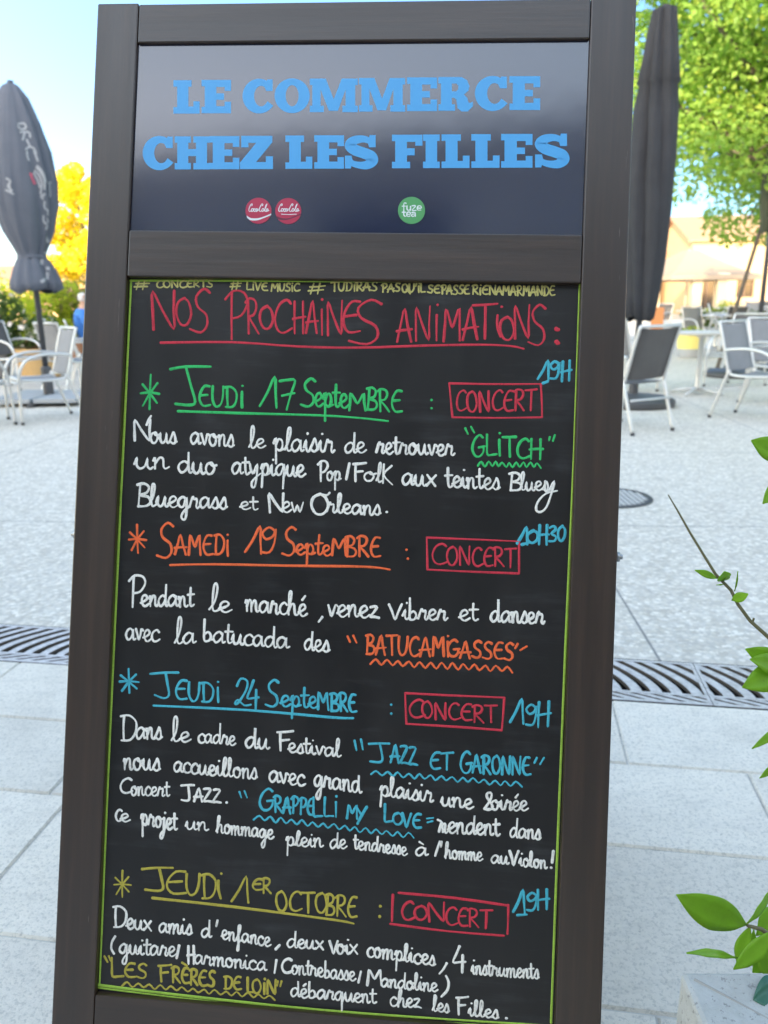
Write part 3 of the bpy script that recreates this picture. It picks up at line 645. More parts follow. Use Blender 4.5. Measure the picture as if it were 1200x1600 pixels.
    for a in ((374, 1237, 377, 1246), (382, 1236, 386, 1246), (667, 1279, 677, 1278), (668, 1285, 676, 1283)): stroke(k, b, [a[:2], a[2:]], 3.6)
    W(k, b, 'G', 405, 428, 1265, 1265, 33, mode='c'); W(k, b, 'RAPPE', 428, 491, 1268, 1274, 25, mode='c'); W(k, b, 'LLi', 490, 525, 1275, 1277, 30, mode='c'); W(k, b, 'M', 542, 558, 1279, 1279, 21, mode='c'); W(k, b, 'Y', 557, 573, 1281, 1281, 20, mode='c')
    W(k, b, 'L', 601, 615, 1285, 1285, 28, mode='c'); W(k, b, 'O', 614, 629, 1288, 1288, 18, mode='c'); W(k, b, 'VE', 629, 658, 1292, 1294, 22, mode='c'); wavy(k, b, 397, 1277, 646, 1306, 15, 3.8)
    W('eighth_text_row', w_, 'rendent', 686, 781, 1301, 1306, 17, 30); stroke('eighth_text_row', w_, [(684, 1281), (690, 1285), (692, 1300)]); W('eighth_text_row', w_, 'dans', 797, 845, 1308, 1312, 15, 31)
    k = 'ninth_text_row'
    W(k, w_, 'C', 181, 191, 1283, 1283, 18, mode='c'); W(k, w_, 'e', 188, 203, 1283, 1284, 12); W(k, w_, 'projet', 221, 277, 1288, 1298, 17, 30); W(k, w_, 'un', 290, 326, 1296, 1298, 13); W(k, w_, 'hommage', 338, 428, 1301, 1311, 14, 26); W(k, w_, 'plein', 447, 505, 1321, 1324, 14, 23)
    W(k, w_, 'de', 516, 542, 1326, 1326, 14, 25); W(k, w_, 'tendresse', 552, 636, 1326, 1337, 13, 25); W(k, w_, 'à', 650, 669, 1337, 1337, 13); stroke(k, w_, [(687, 1315), (680, 1337)]); stroke(k, w_, [(690, 1315), (689, 1323)], 4)
    W(k, w_, 'homme', 695, 754, 1341, 1345, 13, 25); W(k, w_, 'au', 768, 795, 1349, 1351, 13); W(k, w_, 'V', 796, 810, 1351, 1351, 22, mode='c'); W(k, w_, 'iolon', 811, 855, 1353, 1357, 13, 24); W(k, w_, '!', 861, 865, 1355, 1355, 26, mode='c')
    # fourth date
    k = 'fourth_date_line'; y = 'olive'
    W(k, y, '*', 178, 204, 1401, 1401, 38, mode='c', wpx=3.6); stroke(k, y, [(222, 1358), (245, 1356), (270, 1356)], 5); stroke(k, y, [(249, 1357), (253, 1375), (255, 1388), (247, 1392), (227, 1390)], 5)
    W(k, y, 'E', 261, 291, 1398, 1398, 36, mode='c'); W(k, y, 'U', 291, 311, 1398, 1398, 34, mode='c'); W(k, y, 'D', 315, 337, 1404, 1404, 38, mode='c'); W(k, y, 'i', 341, 345, 1404, 1404, 36, mode='c'); W(k, y, '1', 362, 388, 1411, 1411, 40, mode='c')
    W(k, y, 'E', 395, 410, 1391, 1391, 17, mode='c', wpx=4.2); W(k, y, 'R', 409, 423, 1396, 1396, 23, mode='c', wpx=4.2); W(k, y, 'OCTO', 432, 510, 1422, 1428, 31, mode='c'); W(k, y, 'BRE', 508, 557, 1430, 1433, 32, mode='c')
    stroke(k, y, [(238, 1403), (366, 1417), (520, 1437), (552, 1443)], 4.8); dots(k, y, [(594, 1416), (593, 1432)], 5.4)
    k = 'fourth_concert_box'
    for P in ([(614, 1398), (613, 1420), (612.6, 1439)], [(623, 1395), (710, 1403), (794, 1415)], [(794, 1414), (794, 1436), (793, 1459)], [(610, 1443.5), (700, 1455), (787, 1462)]): stroke(k, 'red', P, 4.6)
    W(k, 'red', 'C', 628, 648, 1437, 1437, 29, mode='c', wpx=4.2); W(k, 'red', 'O', 648, 667, 1438, 1438, 22, mode='c', wpx=4.2); W(k, 'red', 'N', 670, 694, 1439, 1439, 29, mode='c', wpx=4.2); W(k, 'red', 'CERT', 697, 768, 1444, 1451, 28, mode='c', wpx=4.2)
    k = 'fourth_hour'; W(k, 'blue', '1', 802, 820, 1428, 1428, 36, mode='c'); stroke(k, 'blue', [(808, 1430), (823, 1429)], 4.4); W(k, 'blue', '9', 823, 838, 1422, 1422, 28, mode='c'); W(k, 'blue', 'H', 838, 858, 1421, 1420, 31, mode='c')
    k = 'tenth_text_row'
    W(k, w_, 'D', 177, 197, 1450, 1450, 33, mode='c'); W(k, w_, 'eux', 197, 236, 1451, 1454, 16); W(k, w_, 'amis', 249, 300, 1457, 1460, 15); W(k, w_, 'd', 315, 331, 1465, 1465, 14, 28); stroke(k, w_, [(340, 1438), (338, 1447)], 4); W(k, w_, 'enfance', 346, 423, 1467, 1479, 14, 26)
    W(k, w_, ',', 431, 437, 1479, 1479, 15, mode='c'); W(k, w_, 'deux', 449, 505, 1480, 1484, 14, 27); W(k, w_, 'V', 515, 528, 1490, 1490, 20, mode='c'); W(k, w_, 'oix', 527, 558, 1490, 1491, 15); W(k, w_, 'complices', 574, 680, 1494, 1509, 15, 27)
    stroke(k, w_, [(698, 1505), (693, 1514), (687, 1521)]); W(k, w_, '4', 708, 727, 1516, 1516, 38, mode='c'); W(k, w_, 'instruments', 737, 842, 1522, 1530, 14, 27)
    k = 'eleventh_text_row'
    stroke(k, w_, [(180, 1463), (175, 1472), (174, 1482), (178, 1490)]); W(k, w_, 'guitare', 187, 275, 1490, 1494, 15, 28); stroke(k, w_, [(280, 1477), (276, 1497)]); W(k, w_, 'H', 293, 305, 1505, 1505, 28, mode='c'); W(k, w_, 'armonica', 304, 417, 1506, 1517, 14)
    stroke(k, w_, [(432, 1500), (429, 1520)]); W(k, w_, 'C', 441, 458, 1520, 1520, 22, mode='c'); W(k, w_, 'ontrebasse', 456, 556, 1521, 1533, 14, 26); stroke(k, w_, [(564, 1518), (560, 1535)]); W(k, w_, 'M', 574, 596, 1540, 1540, 24, mode='c'); W(k, w_, 'andoline', 596, 684, 1542, 1550, 13, 26)
    stroke(k, w_, [(697, 1525), (701, 1535), (699, 1547), (690, 1557)])
    k = 'fifth_band_name'
    for a in ((163, 1494, 168, 1503), (170, 1494, 173, 1501), (434, 1533, 433, 1540), (440, 1533, 438, 1541)): stroke(k, y, [a[:2], a[2:]], 3.8)
    W(k, y, 'L', 175, 193, 1527, 1527, 30, mode='c'); W(k, y, 'ES', 196, 229, 1527, 1529, 22, mode='c'); W(k, y, 'F', 248, 268, 1533, 1533, 24, mode='c'); W(k, y, 'RÈRES', 268, 335, 1535, 1542, 24, mode='c'); W(k, y, 'DE', 350, 377, 1546, 1547, 20, mode='c'); W(k, y, 'L', 387, 396, 1551, 1551, 24, mode='c'); W(k, y, 'OiN', 395, 430, 1552, 1554, 22, mode='c')
    wavy(k, y, 190, 1537, 430, 1559, 14, 3.4, 3.4)
    k = 'twelfth_text_row'
    W(k, w_, 'débarquent', 455, 588, 1557, 1568, 14, 25); W(k, w_, 'chez', 610, 658, 1572, 1575, 14, 27); W(k, w_, 'les', 676, 702, 1580, 1583, 13, 25); W(k, w_, 'F', 713, 731, 1585, 1585, 26, mode='c'); W(k, w_, 'illes', 732, 779, 1587, 1592, 13, 25); dots(k, w_, [(791, 1591)], 5.4)
write_board()
NAME = {'border': 'drawn_border'}
for (key, col), mb in TXT.items():
    nm = 'drawn_border' if key == 'border' else ('boxed_word' if 'box' in key else ('hour_text' if 'hour' in key else ('underlined_name' if 'name' in key else ('date_line' if 'date' in key else 'text_row'))))
    o = mb.build(nm, CH[col], board, smooth=True, fixn=False)
    cn = {'olive': 'olive yellow', 'lime': 'lime green', 'yellow': 'pale yellow'}.get(col, col)
    o['label'] = cn + ' handwritten ' + key.replace('_', ' ')

# ---- printed header: slab letters on a 52-unit height
def arc(cx, cy, rx, ry, a0, a1, n=22): return [(cx + rx*math.cos(R_(a0 + (a1-a0)*i/n)), cy + ry*math.sin(R_(a0 + (a1-a0)*i/n))) for i in range(n + 1)]
def thick(P, ws):
    P = smooth_line(P, 6); n_ = len(P); L = []; Rr = []
    for i, p in enumerate(P):
        a = P[max(i-1, 0)]; b = P[min(i+1, n_-1)]; dx, dy = b[0]-a[0], b[1]-a[1]; l = math.hypot(dx, dy) or 1
        t = i/(n_-1)*(len(ws)-1); k = min(int(t), len(ws)-2); wv_ = (ws[k] + (ws[k+1]-ws[k])*(t-k))/2
        L.append((p[0]-dy/l*wv_, p[1]+dx/l*wv_)); Rr.append((p[0]+dy/l*wv_, p[1]-dx/l*wv_))
    return L, Rr
SLAB = {
 'E': (46, [[(0,0),(46,0),(46,18),(36,18),(36,11),(23,11),(23,21),(35,21),(35,31),(23,31),(23,41),(36,41),(36,35),(46,35),(46,52),(0,52),(0,42),(5,42),(5,10),(0,10)]]),
 'L': (42, [[(0,0),(42,0),(42,19),(32,19),(32,11),(24,11),(24,42),(29,42),(29,52),(0,52),(0,42),(6,42),(6,10),(0,10)]]),
 'F': (47, [[(0,0),(28,0),(28,10),(23,10),(23,20),(35,20),(35,31),(23,31),(23,41),(36,41),(36,35),(47,35),(47,52),(0,52),(0,42),(5,42),(5,10),(0,10)]]),
 'I': (26, [[(0,0),(26,0),(26,10),(22,10),(22,42),(26,42),(26,52),(0,52),(0,42),(4,42),(4,10),(0,10)]]),
 'H': (54, [[(0,0),(25,0),(25,10),(21,10),(21,21),(33,21),(33,10),(29,10),(29,0),(54,0),(54,10),(50,10),(50,42),(54,42),(54,52),(29,52),(29,42),(33,42),(33,32),(21,32),(21,42),(25,42),(25,52),(0,52),(0,42),(4,42),(4,10),(0,10)]]),
 'M': (75, [[(0,0),(22,0),(22,10),(17,10),(17,35),(30,2),(44,2),(56,35),(56,10),(51,10),(51,0),(75,0),(75,10),(71,10),(71,42),(75,42),(75,52),(50,52),(37.5,20),(25,52),(0,52),(0,42),(4,42),(4,10),(0,10)]]),
 'Z': (51, [[(0,0),(51,0),(51,20),(40,20),(40,11),(25,11),(50,42),(50,52),(2,52),(2,34),(13,34),(13,41),(25,41),(0,10)]]),
 'C': (48, [[(47,52),(39,52),(37,49.5)] + arc(26,26,26,27,66,318,30) + [(48,11),(39,18)] + arc(29,26,11,16,312,62,22)[0:] + [(37,34),(47,34)]]),
 'R': (54, [[(0,0),(26,0),(26,10),(21,10),(21,20),(25,20),(28,17),(30,4),(36,-1),(46,-1),(54,7),(54,14),(49,12),(47,13),(45,20),(40,25),(47,31),(48.5,38),(45,47),(36,52),(0,52),(0,42),(4,42),(4,10),(0,10)], 'hole', [(21,30),(28,30),(31,33),(31,39),(28,42),(21,42)]]),
}
HDP = .0055
def letter(mb, ch, x0, x1, yb, h):
    """flat printed letter; x0..x1 and baseline yb in photograph positions, height h"""
    def T(p, w_): return px(x0 + p[0]/w_*(x1-x0), yb - p[1]/52*h, HDP)
    def face(poly, w_, lift=0.0):
        n0 = len(mb.v)
        for p in poly: u, v = T(p, w_); mb.v.append((u, HDP - .00015 - lift, v))
        mb.f.append(tuple(range(n0, len(mb.v))))
    if ch == 'O':
        a = arc(27, 26, 27, 27, 0, 360, 40)[:-1]; b_ = arc(27, 26, 10, 16.5, 0, 360, 40)[:-1]
        n0 = len(mb.v)
        for p in a + b_: u, v = T(p, 54); mb.v.append((u, HDP - .00015, v))
        for i in range(40): mb.f.append((n0+i, n0+(i+1)%40, n0+40+(i+1)%40, n0+40+i))
    elif ch == 'S':
        L, Rr = thick([(43,36),(38,43),(27,46),(14,43),(9,36),(16,29),(30,24),(41,19),(43,12),(36,6),(25,5),(13,8),(6,15)], [6,9,11,14,17,17,17,17,17,14,11,9,6])
        n0 = len(mb.v); k = len(L)
        for p in L + Rr: u, v = T(p, 51); mb.v.append((u, HDP - .00015, v))
        for i in range(k-1): mb.f.append((n0+i, n0+i+1, n0+k+i+1, n0+k+i))
        face([(39,52),(48,52),(48,33),(38,33),(36,40)], 51, .0001); face([(10,0),(1,0),(1,20),(11,20),(13,12)], 51, .0001)
    else:
        w_, polys = SLAB[ch]
        if len(polys) == 1: face(polys[0], w_)
        else:
            out, hole = polys[0], polys[2]
            face(out[:5] + [(21,30),(28,30),(31,33),(31,39),(40,39)] + [(48.2,38),(47,31),(40,25),(45,20),(47,13),(49,12),(54,14),(54,7),(46,-1),(36,-1),(30,4),(28,17),(25,20)][::1], w_) if False else None
            n0 = len(mb.v); poly = out[:5] + [(21,30)] + hole[1:] + [(21,30.01)]
            # keyhole polygon: outer ring opened at the stem, hole walked backwards
            ring = [(21,20),(25,20),(28,17),(30,4),(36,-1),(46,-1),(54,7),(54,14),(49,12),(47,13),(45,20),(40,25),(47,31),(48.5,38),(45,47),(36,52),(21,52),(21,42),(28,42),(31,39),(31,33),(28,30),(21,30)]
            face(ring, w_); face([(0,0),(26,0),(26,10),(21,10),(21,52),(0,52),(0,42),(4,42),(4,10),(0,10)], w_)
for row in (('LE COMMERCE', [(271,312),(315,361),None,(379,427),(429,484),(484,559),(561,633),(636,683),(685,739),(742,793),(796,844)], (178, 171), (52, 53)),
            ('CHEZ LES FILLES', [(223,271),(273,327.5),(327.5,374),(375,426.5),None,(446,488),(491,537.5),(538,590),None,(612.5,660),(661,687),(690,733.6),(736.5,780.5),(783,832),(835,889)], (265, 261.5), (51.5, 53))):
    text, xs, (ya, yb), (ha, hb) = row; mb = MB()
    for ch, x in zip(text, xs):
        if x is None: continue
        t = (x[0] - 223) / 666; letter(mb, ch, x[0], x[1], ya + (yb - ya)*t, ha + (hb-ha)*t)
    mb.build('header_lettering', M['print_blue'], board, fixn=False)
def disc(name, cx, cy, r, material, lift):
    mb = MB(); pts = [px(cx + r*math.cos(2*math.pi*i/40), cy + r*math.sin(2*math.pi*i/40), HDP) for i in range(40)]
    mb.add([(u, HDP - lift, v) for u, v in pts] + [(u, HDP - .00005, v) for u, v in pts], [tuple(range(40))] + [(i, (i+1) % 40, 40+(i+1) % 40, 40+i) for i in range(40)])
    return mb.build(name, material, board)
def fine(parent, name, material, lines, wpx, lab=None):
    mb = MB()
    for P in lines: ribbon(mb, [px(x, y, HDP) for x, y in smooth_line(P, 4)], wpx*.00083, HDP - .0006, rnd, .0002)
    o = mb.build(name, material, board, fixn=False); o.parent = parent; return o
def script_word(x0, y0, sx, sy):
    G = [[(6,10),(7,12),(5,13),(2,8),(1,3),(3,0),(6,2)], [(9,5),(7,5),(6,2),(8,0),(10,3),(9,5),(11,4)], [(14,4),(13,5),(11,3),(12,0),(14,1)], [(18,4),(16,5),(15,2),(16,0),(18,3),(18,5),(18,1),(20,2)],
         [(27,10),(28,12),(26,13),(23,8),(22,3),(24,0),(27,2)], [(30,5),(28,5),(27,2),(29,0),(31,3),(30,5)], [(32,2),(35,9),(36,13),(34,10),(33,3),(34,0),(36,2)], [(39,4),(37,5),(36,2),(37,0),(39,3),(39,5),(39,1),(41,2)], [(20,4),(22,5)]]
    return [[(x0 + x*sx + y*.12*sx, y0 - y*sy) for x, y in g] for g in G]
s1 = disc('round_sticker', 404, 329.5, 20.3, M['st_red'], .0008); s1['label'] = 'round red sticker with white script and white wave'
fine(s1, 'sticker_script', M['st_white'], script_word(388, 331, .78, .92), 1.7)
mb = MB(); top = smooth_line([(385.5,337),(392,341),(402,341.5),(412,339),(424,334)], 5); bot = smooth_line([(386.5,341),(392,344.5),(403,344.5),(414,340.5),(424,336.5)], 5)
for i in range(len(top)-1):
    q = [px(*p, HDP) for p in (top[i], top[i+1], bot[i+1], bot[i])]; mb.add([(u, HDP-.00095, v) for u, v in q], [(0,1,2,3)])
o = mb.build('sticker_wave', M['st_white'], board, fixn=False); o.parent = s1
s2 = disc('round_sticker', 450.5, 330, 20.3, M['st_red'], .0008); s2['label'] = 'round red sticker with white script and dark wave'
fine(s2, 'sticker_script', M['st_white'], script_word(434.5, 331, .80, .92) + [[(440,335),(452,335.5),(463,335)]], 1.6)
mb = MB(); top = smooth_line([(432,338),(440,341),(450,341.5),(460,338.5),(470,334)], 5); bot = smooth_line([(433,342),(440,344),(450,343.5),(461,339.5),(470,336)], 5)
for i in range(len(top)-1):
    q = [px(*p, HDP) for p in (top[i], top[i+1], bot[i+1], bot[i])]; mb.add([(u, HDP-.00095, v) for u, v in q], [(0,1,2,3)])
o = mb.build('sticker_wave', M['st_dark'], board, fixn=False); o.parent = s2
s3 = disc('round_sticker', 643, 329, 21.2, M['st_green'], .0008); s3['label'] = 'round green sticker with white lower case lettering'
F3 = [[(634.5,318),(632,317.5),(631,320),(631,329)],[(628.5,322.5),(634,322.5)], [(636,322),(636,327),(638,329),(641,327.5),(641.5,322),(641.5,329)], [(644,322),(649.5,322),(644,329),(650,329)], [(652,325.5),(658,325.5),(657.5,322.5),(654,322),(652,325),(653,328.5),(657.5,328.5)],
      [(631,329),(631,336),(633,338.5),(634.5,338)],[(628.5,332),(634,332)], [(635.5,335),(641,335),(640.5,332),(637,332),(635.5,335),(637,338.5),(640.5,338)], [(643.5,332.5),(647,332),(649,333.5),(649,338.5)],[(649,335),(644.5,335),(643,337),(645,338.5),(649,337)]]
fine(s3, 'sticker_lettering', M['st_white'], F3, 2.2)



# ------------------------------------------------------------------ buildings
def noisy(name, a, b, rough=.85, sc=6, spec=.2, bump=.2):
    m = mat(name, a, rough, spec); n = NT(m)
    f = n.noise(n.coord(), sc, 6, .65); f2 = n.noise(n.coord(), sc * .13, 3, .6)
    c = n.mix(f, a, b); c = n.mix(n.math('MULTIPLY', f2, .35), c, tuple(x * .72 for x in a))
    n.base(c); n.bump(f, bump, .01); return m
def stone_wall(name, a, b):
    m = mat(name, a, .9, .2); n = NT(m)
    br = n.n('ShaderNodeTexBrick'); br.inputs['Scale'].default_value = 1.0; br.inputs['Brick Width'].default_value = .62; br.inputs['Row Height'].default_value = .33
    br.inputs['Mortar Size'].default_value = .008; br.inputs['Color1'].default_value = (*a, 1); br.inputs['Color2'].default_value = (*b, 1); br.inputs['Mortar'].default_value = (.2, .19, .17, 1)
    n.l(n.coord((1, 1, 1), 'Object', (R_(90), 0, 0)), br.inputs['Vector'])
    f = n.noise(n.coord(), 3, 6, .7); n.base(n.mix(n.math('MULTIPLY', f, .6), br.outputs['Color'], tuple(x*.6 for x in a))); n.bump(f, .3, .02); return m
M['stone'] = stone_wall('pale_stone_blocks', (.74, .68, .60), (.66, .60, .52)); M['trim'] = noisy('dressed_stone_trim', (.52, .48, .41), (.58, .54, .47))
M['glass'] = mat('dark_window_glass', (.012, .014, .017), .06, .5, ior=1.5); M['frame_w'] = mat('white_window_frame', (.66, .65, .62), .5); M['frame_b'] = mat('brown_window_frame', (.10, .06, .04), .5)
M['render_o'] = noisy('ochre_render', (.47, .33, .20), (.53, .39, .25)); M['render_y'] = noisy('cream_render', (.54, .46, .33), (.58, .50, .37)); M['render_p'] = noisy('pinkish_render', (.46, .31, .21), (.50, .35, .24))
m = mat('clay_roof_tiles', (.36, .15, .08), .85); n = NT(m); n.base(n.mix(n.noise(n.coord(), 9, 5, .7), (.38, .24, .16), (.28, .17, .11)))
M['tiles'] = m
def facade(parent, L, H, D, rows, wm, fm, trim):
    """box building: front on local y=0 facing -y, openings (x0,x1,z0,z1,kind)"""
    op = rows; xs = sorted({-L/2, L/2} | {o[0] for o in op} | {o[1] for o in op}); zs = sorted({0, H} | {o[2] for o in op} | {o[3] for o in op})
    mb = MB()
    for a, b in zip(xs, xs[1:]):
        run = None
        for c, d in zip(zs, zs[1:]):
            hole = any(o[0] - 1e-6 <= a and b <= o[1] + 1e-6 and o[2] - 1e-6 <= c and d <= o[3] + 1e-6 for o in op)
            if not hole:
                run = (run[0], d) if run else (c, d)
            if (hole or d == zs[-1]) and run:
                mb.box((a, 0, run[0]), (b, .3, run[1])); run = None
    mb.box((-L/2, .302, 0), (L/2, D, H)); mb.build('wall', wm, parent)
    for (x0, x1, z0, z1, kind) in op:
        w1 = MB(); w1.box((x0, .20, z0), (x1, .215, z1)); pane = w1.build('window' if kind != 'door' else 'door', M['glass'], parent)
        fr = MB(); e = .07
        for a, b in (((x0, .14, z0), (x0+e, .199, z1)), ((x1-e, .14, z0), (x1, .199, z1)), ((x0+e, .14, z0), (x1-e, .199, z0+e)), ((x0+e, .14, z1-e), (x1-e, .199, z1)), (((x0+x1)/2-.04, .141, z0+e), ((x0+x1)/2+.04, .198, z1-e))): fr.box(a, b)
        if kind == 'win': 
            zz = z0 + (z1-z0)*.62; fr.box((x0+e, .143, zz-.025), ((x0+x1)/2-.04, .197, zz+.025)); fr.box(((x0+x1)/2+.04, .143, zz-.025), (x1-e, .197, zz+.025))
        fr.build('frame', fm, pane)
        if trim and kind == 'win':
            s_ = MB(); s_.box((x0-.12, -.08, z0-.12), (x1+.12, .13, z0-.002)); s_.build('sill', trim, pane)
            s_ = MB(); s_.box((x0-.2, -.03, z0-.001), (x0-.002, -.002, z1+.2)); s_.box((x1+.002, -.03, z0-.001), (x1+.2, -.002, z1+.2)); s_.box((x0-.002, -.03, z1+.002), (x1+.002, -.002, z1+.2)); s_.build('surround', trim, pane)
def gable(parent, L, H, D, rise, name='roof'):
    mb = MB(); o = .35
    for s in (-1, 1):
        y0, y1 = (-o, D/2) if s < 0 else (D + o, D/2)
        z0 = H - (o * rise / (D/2))
        mb.add([(-L/2-o, y0, z0), (L/2+o, y0, z0), (L/2+o, y1, H+rise), (-L/2-o, y1, H+rise), (-L/2-o, y0, z0+.14), (L/2+o, y0, z0+.14), (L/2+o, y1, H+rise+.14), (-L/2-o, y1, H+rise+.14)], [(0,3,2,1),(4,5,6,7),(0,1,5,4),(1,2,6,5),(2,3,7,6),(3,0,4,7)])
    r = mb.build(name, M['tiles'], parent)
    mb = MB(); 
    for x in (-L/2 + .02, L/2 - .3): mb.prism([(0, 0), (D, 0), (D/2, rise - .02)], 0, .28) if False else mb.add([(x, 0, H), (x, D, H), (x, D/2, H+rise-.02), (x+.28, 0, H), (x+.28, D, H), (x+.28, D/2, H+rise-.02)], [(0,1,2),(3,4,5),(0,1,4,3),(1,2,5,4),(2,0,3,5)])
    return r, mb
# the cafe behind the camera that shades the terrace and shows in the glossy header
FY = -6.0
cafe = thing('cafe_building', (0, FY, 0), math.pi, 'pale stone café building with tall dark windows that shades the terrace, behind the viewpoint', 'building')
rows = []
for k in range(-6, 7):
    c = 1.3 + 4.0 * k
    rows += [(c - .85, c + .85, 4.5, 7.2, 'win'), (c - 1.1, c + 1.1, .15, 3.1, 'door')]
CH_ = 7.9
facade(cafe, 54, CH_, 9, rows, M['stone'], M['frame_b'], M['trim'])
mb = MB(); mb.box((-27.1, -.30, CH_ - .35), (27.1, -.003, CH_ + .05)); mb.box((-27.1, -.12, 3.6), (27.1, -.003, 3.85)); mb.build('cornice', M['trim'], cafe)
for k in range(-7, 7):
    mb = MB(); x = 3.3 + 4.0 * k; mb.box((x - .28, -.16, 0), (x + .28, -.003, 3.598)); mb.box((x - .25, -.12, 3.852), (x + .25, -.003, CH_ - .352)); mb.build('pilaster', M['trim'], cafe)
mb = MB(); mb.box((-27.1, -.3, CH_ + .052), (27.1, 9.2, CH_ + .12)); mb.build('roof', M['tiles'], cafe)

def house(loc, rz, L, H, D, rise, wm, fm, label, cols, storeys=1, name='house'):
    t = thing(name, loc, rz, label, 'house', None); rows = []
    for s in range(storeys):
        for i in range(cols):
            c = -L/2 + L*(i+.5)/cols; z = s*2.7
            rows.append((c-.5, c+.5, z + (.1 if s == 0 and i % 2 == 0 else .95), z + 2.15, 'door' if s == 0 and i % 2 == 0 else 'win'))
    facade(t, L, H, D, rows, wm, fm, None)
    r, mb = gable(t, L, H, D, rise); mb.build('gable_wall', wm, t)
    mb = MB(); mb.box((L*.2, D*.5-.3, H+rise-.3), (L*.2+.6, D*.5+.3, H+rise+.8)); mb.build('chimney', M['trim'], r)
    return t
house((25.5, 47, 0), R_(-4), 15, 4.2, 8, 1.5, M['render_o'], M['frame_b'], 'low ochre house with small dark windows beyond the beige market parasol', 7)
house((12.5, 52, 0), R_(3), 11, 3.5, 7, 1.6, M['render_y'], M['frame_w'], 'cream house with bright pillars behind the beige market parasol', 6)
house((0, 60, 0), 0, 12, 5.6, 8, 2.2, M['render_p'], M['frame_w'], 'pinkish two storey house straight across the square behind the chalkboard', 5, 2)
house((-14.5, 46, 0), R_(6), 12, 2.35, 7, .9, M['render_p'], M['frame_b'], 'low pinkish house behind the yellow tree on the left', 6)
house((-29, 50, 0), R_(10), 14, 2.5, 8, .9, M['render_y'], M['frame_w'], 'cream house at the far left of the square', 6)
house((44, 44, 0), R_(-16), 16, 5.8, 8, 2.2, M['render_p'], M['frame_w'], 'pinkish two storey house at the far right of the square', 6, 2)

# ------------------------------------------------------------------ trees and shrubs
def leaf_mat(name, a, b, trans=.45, c=None):
    m = mat(name, a, .5, .3); n = NT(m); gi = n.n('ShaderNodeNewGeometry')
    st = [(0, a), (1, b)] if c is None else [(0, a), (.8, b), (.95, c)]
    col = n.ramp(gi.outputs['Random Per Island'], st); n.base(col)
    tr = n.n('ShaderNodeBsdfTranslucent'); n.l(n.mix(1.0, col, (1.5, 1.5, .8), 'MULTIPLY'), tr.inputs[0])
    mx = n.n('ShaderNodeMixShader'); mx.inputs[0].default_value = trans; n.l(n.b.outputs[0], mx.inputs[1]); n.l(tr.outputs[0], mx.inputs[2])
    n.l(mx.outputs[0], n.t.nodes['Material Output'].inputs[0]); return m
M['leaf_green'] = leaf_mat('maple_leaves', (.19, .32, .075), (.28, .43, .10), .55, (.36, .44, .10)); M['leaf_yellow'] = leaf_mat('autumn_yellow_leaves', (.60, .51, .03), (.74, .64, .05), .45, (.64, .46, .03))
M['leaf_hedge'] = leaf_mat('hedge_leaves', (.055, .10, .03), (.12, .17, .05)); M['leaf_lime'] = leaf_mat('lime_green_leaves', (.22, .30, .02), (.36, .40, .03)); M['petal'] = mat('pale_petals', (.75, .70, .66), .7)
M['leaf_dry'] = leaf_mat('olive_shrub_leaves', (.17, .16, .06), (.27, .24, .09)); M['bark'] = noisy('grey_bark', (.09, .075, .06), (.15, .13, .105), sc=14, bump=.6)
def leaves(mb, c, rad, n, size, rs, flat=1.0, up_=.35):
    for _ in range(n):
        while True:
            p = Vector((rs.uniform(-1, 1), rs.uniform(-1, 1), rs.uniform(-1, 1)))
            if p.length <= 1: break
        p = p.normalized() * (p.length ** .55)
        q = Vector((c[0] + p.x*rad[0], c[1] + p.y*rad[1], c[2] + p.z*rad[2]))
        s = size * rs.uniform(.6, 1.25)
        nrm = (Vector((rs.gauss(0, 1), rs.gauss(0, 1), rs.gauss(0, 1))) + Vector((0, 0, up_ * 3)) + p * .6).normalized()
        a = nrm.orthogonal().normalized(); a.rotate(Matrix.Rotation(rs.uniform(0, 6.28), 3, nrm)); b = nrm.cross(a)
        d = nrm * s * .16
        mb.add([q - a*s*.5, q - b*s*.36 + d, q + a*s*.1 - b*s*.30 + d*.6, q + a*s*.55 - d*.5, q + a*s*.1 + b*s*.30 + d*.6, q + b*s*.36 + d], [(0, 1, 2, 3), (0, 3, 4, 5)])
def tree(name, label, base, trunk_h, crown_c, crown_r, clumps, per, size, lm, seed, group=None, tr=.14, cat='tree', minz=None, shape=None):
    rs = random.Random(seed); t = thing(name, base, 0, label, cat, group)
    br = MB(); cr = MB(); top = Vector((rs.uniform(-.1, .1), rs.uniform(-.1, .1), trunk_h))
    br.tube([(0, 0, -.05), (0, 0, .25), top * .5, top], [tr*1.35, tr*1.05, tr*.92, tr*.8], 10)
    lead = top + Vector((0, 0, crown_r[2]*.9)); br.tube([top, (top+lead)/2, lead], [tr*.8, tr*.5, tr*.15], 8)
    for i in range(clumps):
        while True:
            p = Vector((rs.uniform(-1, 1), rs.uniform(-1, 1), rs.uniform(-1, 1)))
            if .25 < p.length <= 1 and (not shape or shape(p, rs)): break
        c = Vector((crown_c[0] + p.x*crown_r[0], crown_c[1] + p.y*crown_r[1], crown_c[2] + p.z*crown_r[2]))
        k = rs.uniform(.75, 1.25); rad = (crown_r[0]*.24*k, crown_r[1]*.24*k, crown_r[2]*.15*k)
        if minz and c.z - rad[2] < minz: c.z = minz + rad[2] + rs.uniform(0, .3)
        leaves(cr, c, rad, per, size, rs)
        if i % 2 == 0:
            s0 = top + Vector((0, 0, rs.uniform(-.3, crown_r[2]*.7))); mid = s0.lerp(c, .5) + Vector((rs.uniform(-.2, .2), rs.uniform(-.2, .2), rs.uniform(.0, .3)))
            br.tube([s0, mid, c], [tr*.42, tr*.24, tr*.07], 6)
    br.build('trunk', M['bark'], t, smooth=True); cr.build('crown', lm, t, fixn=False); return t
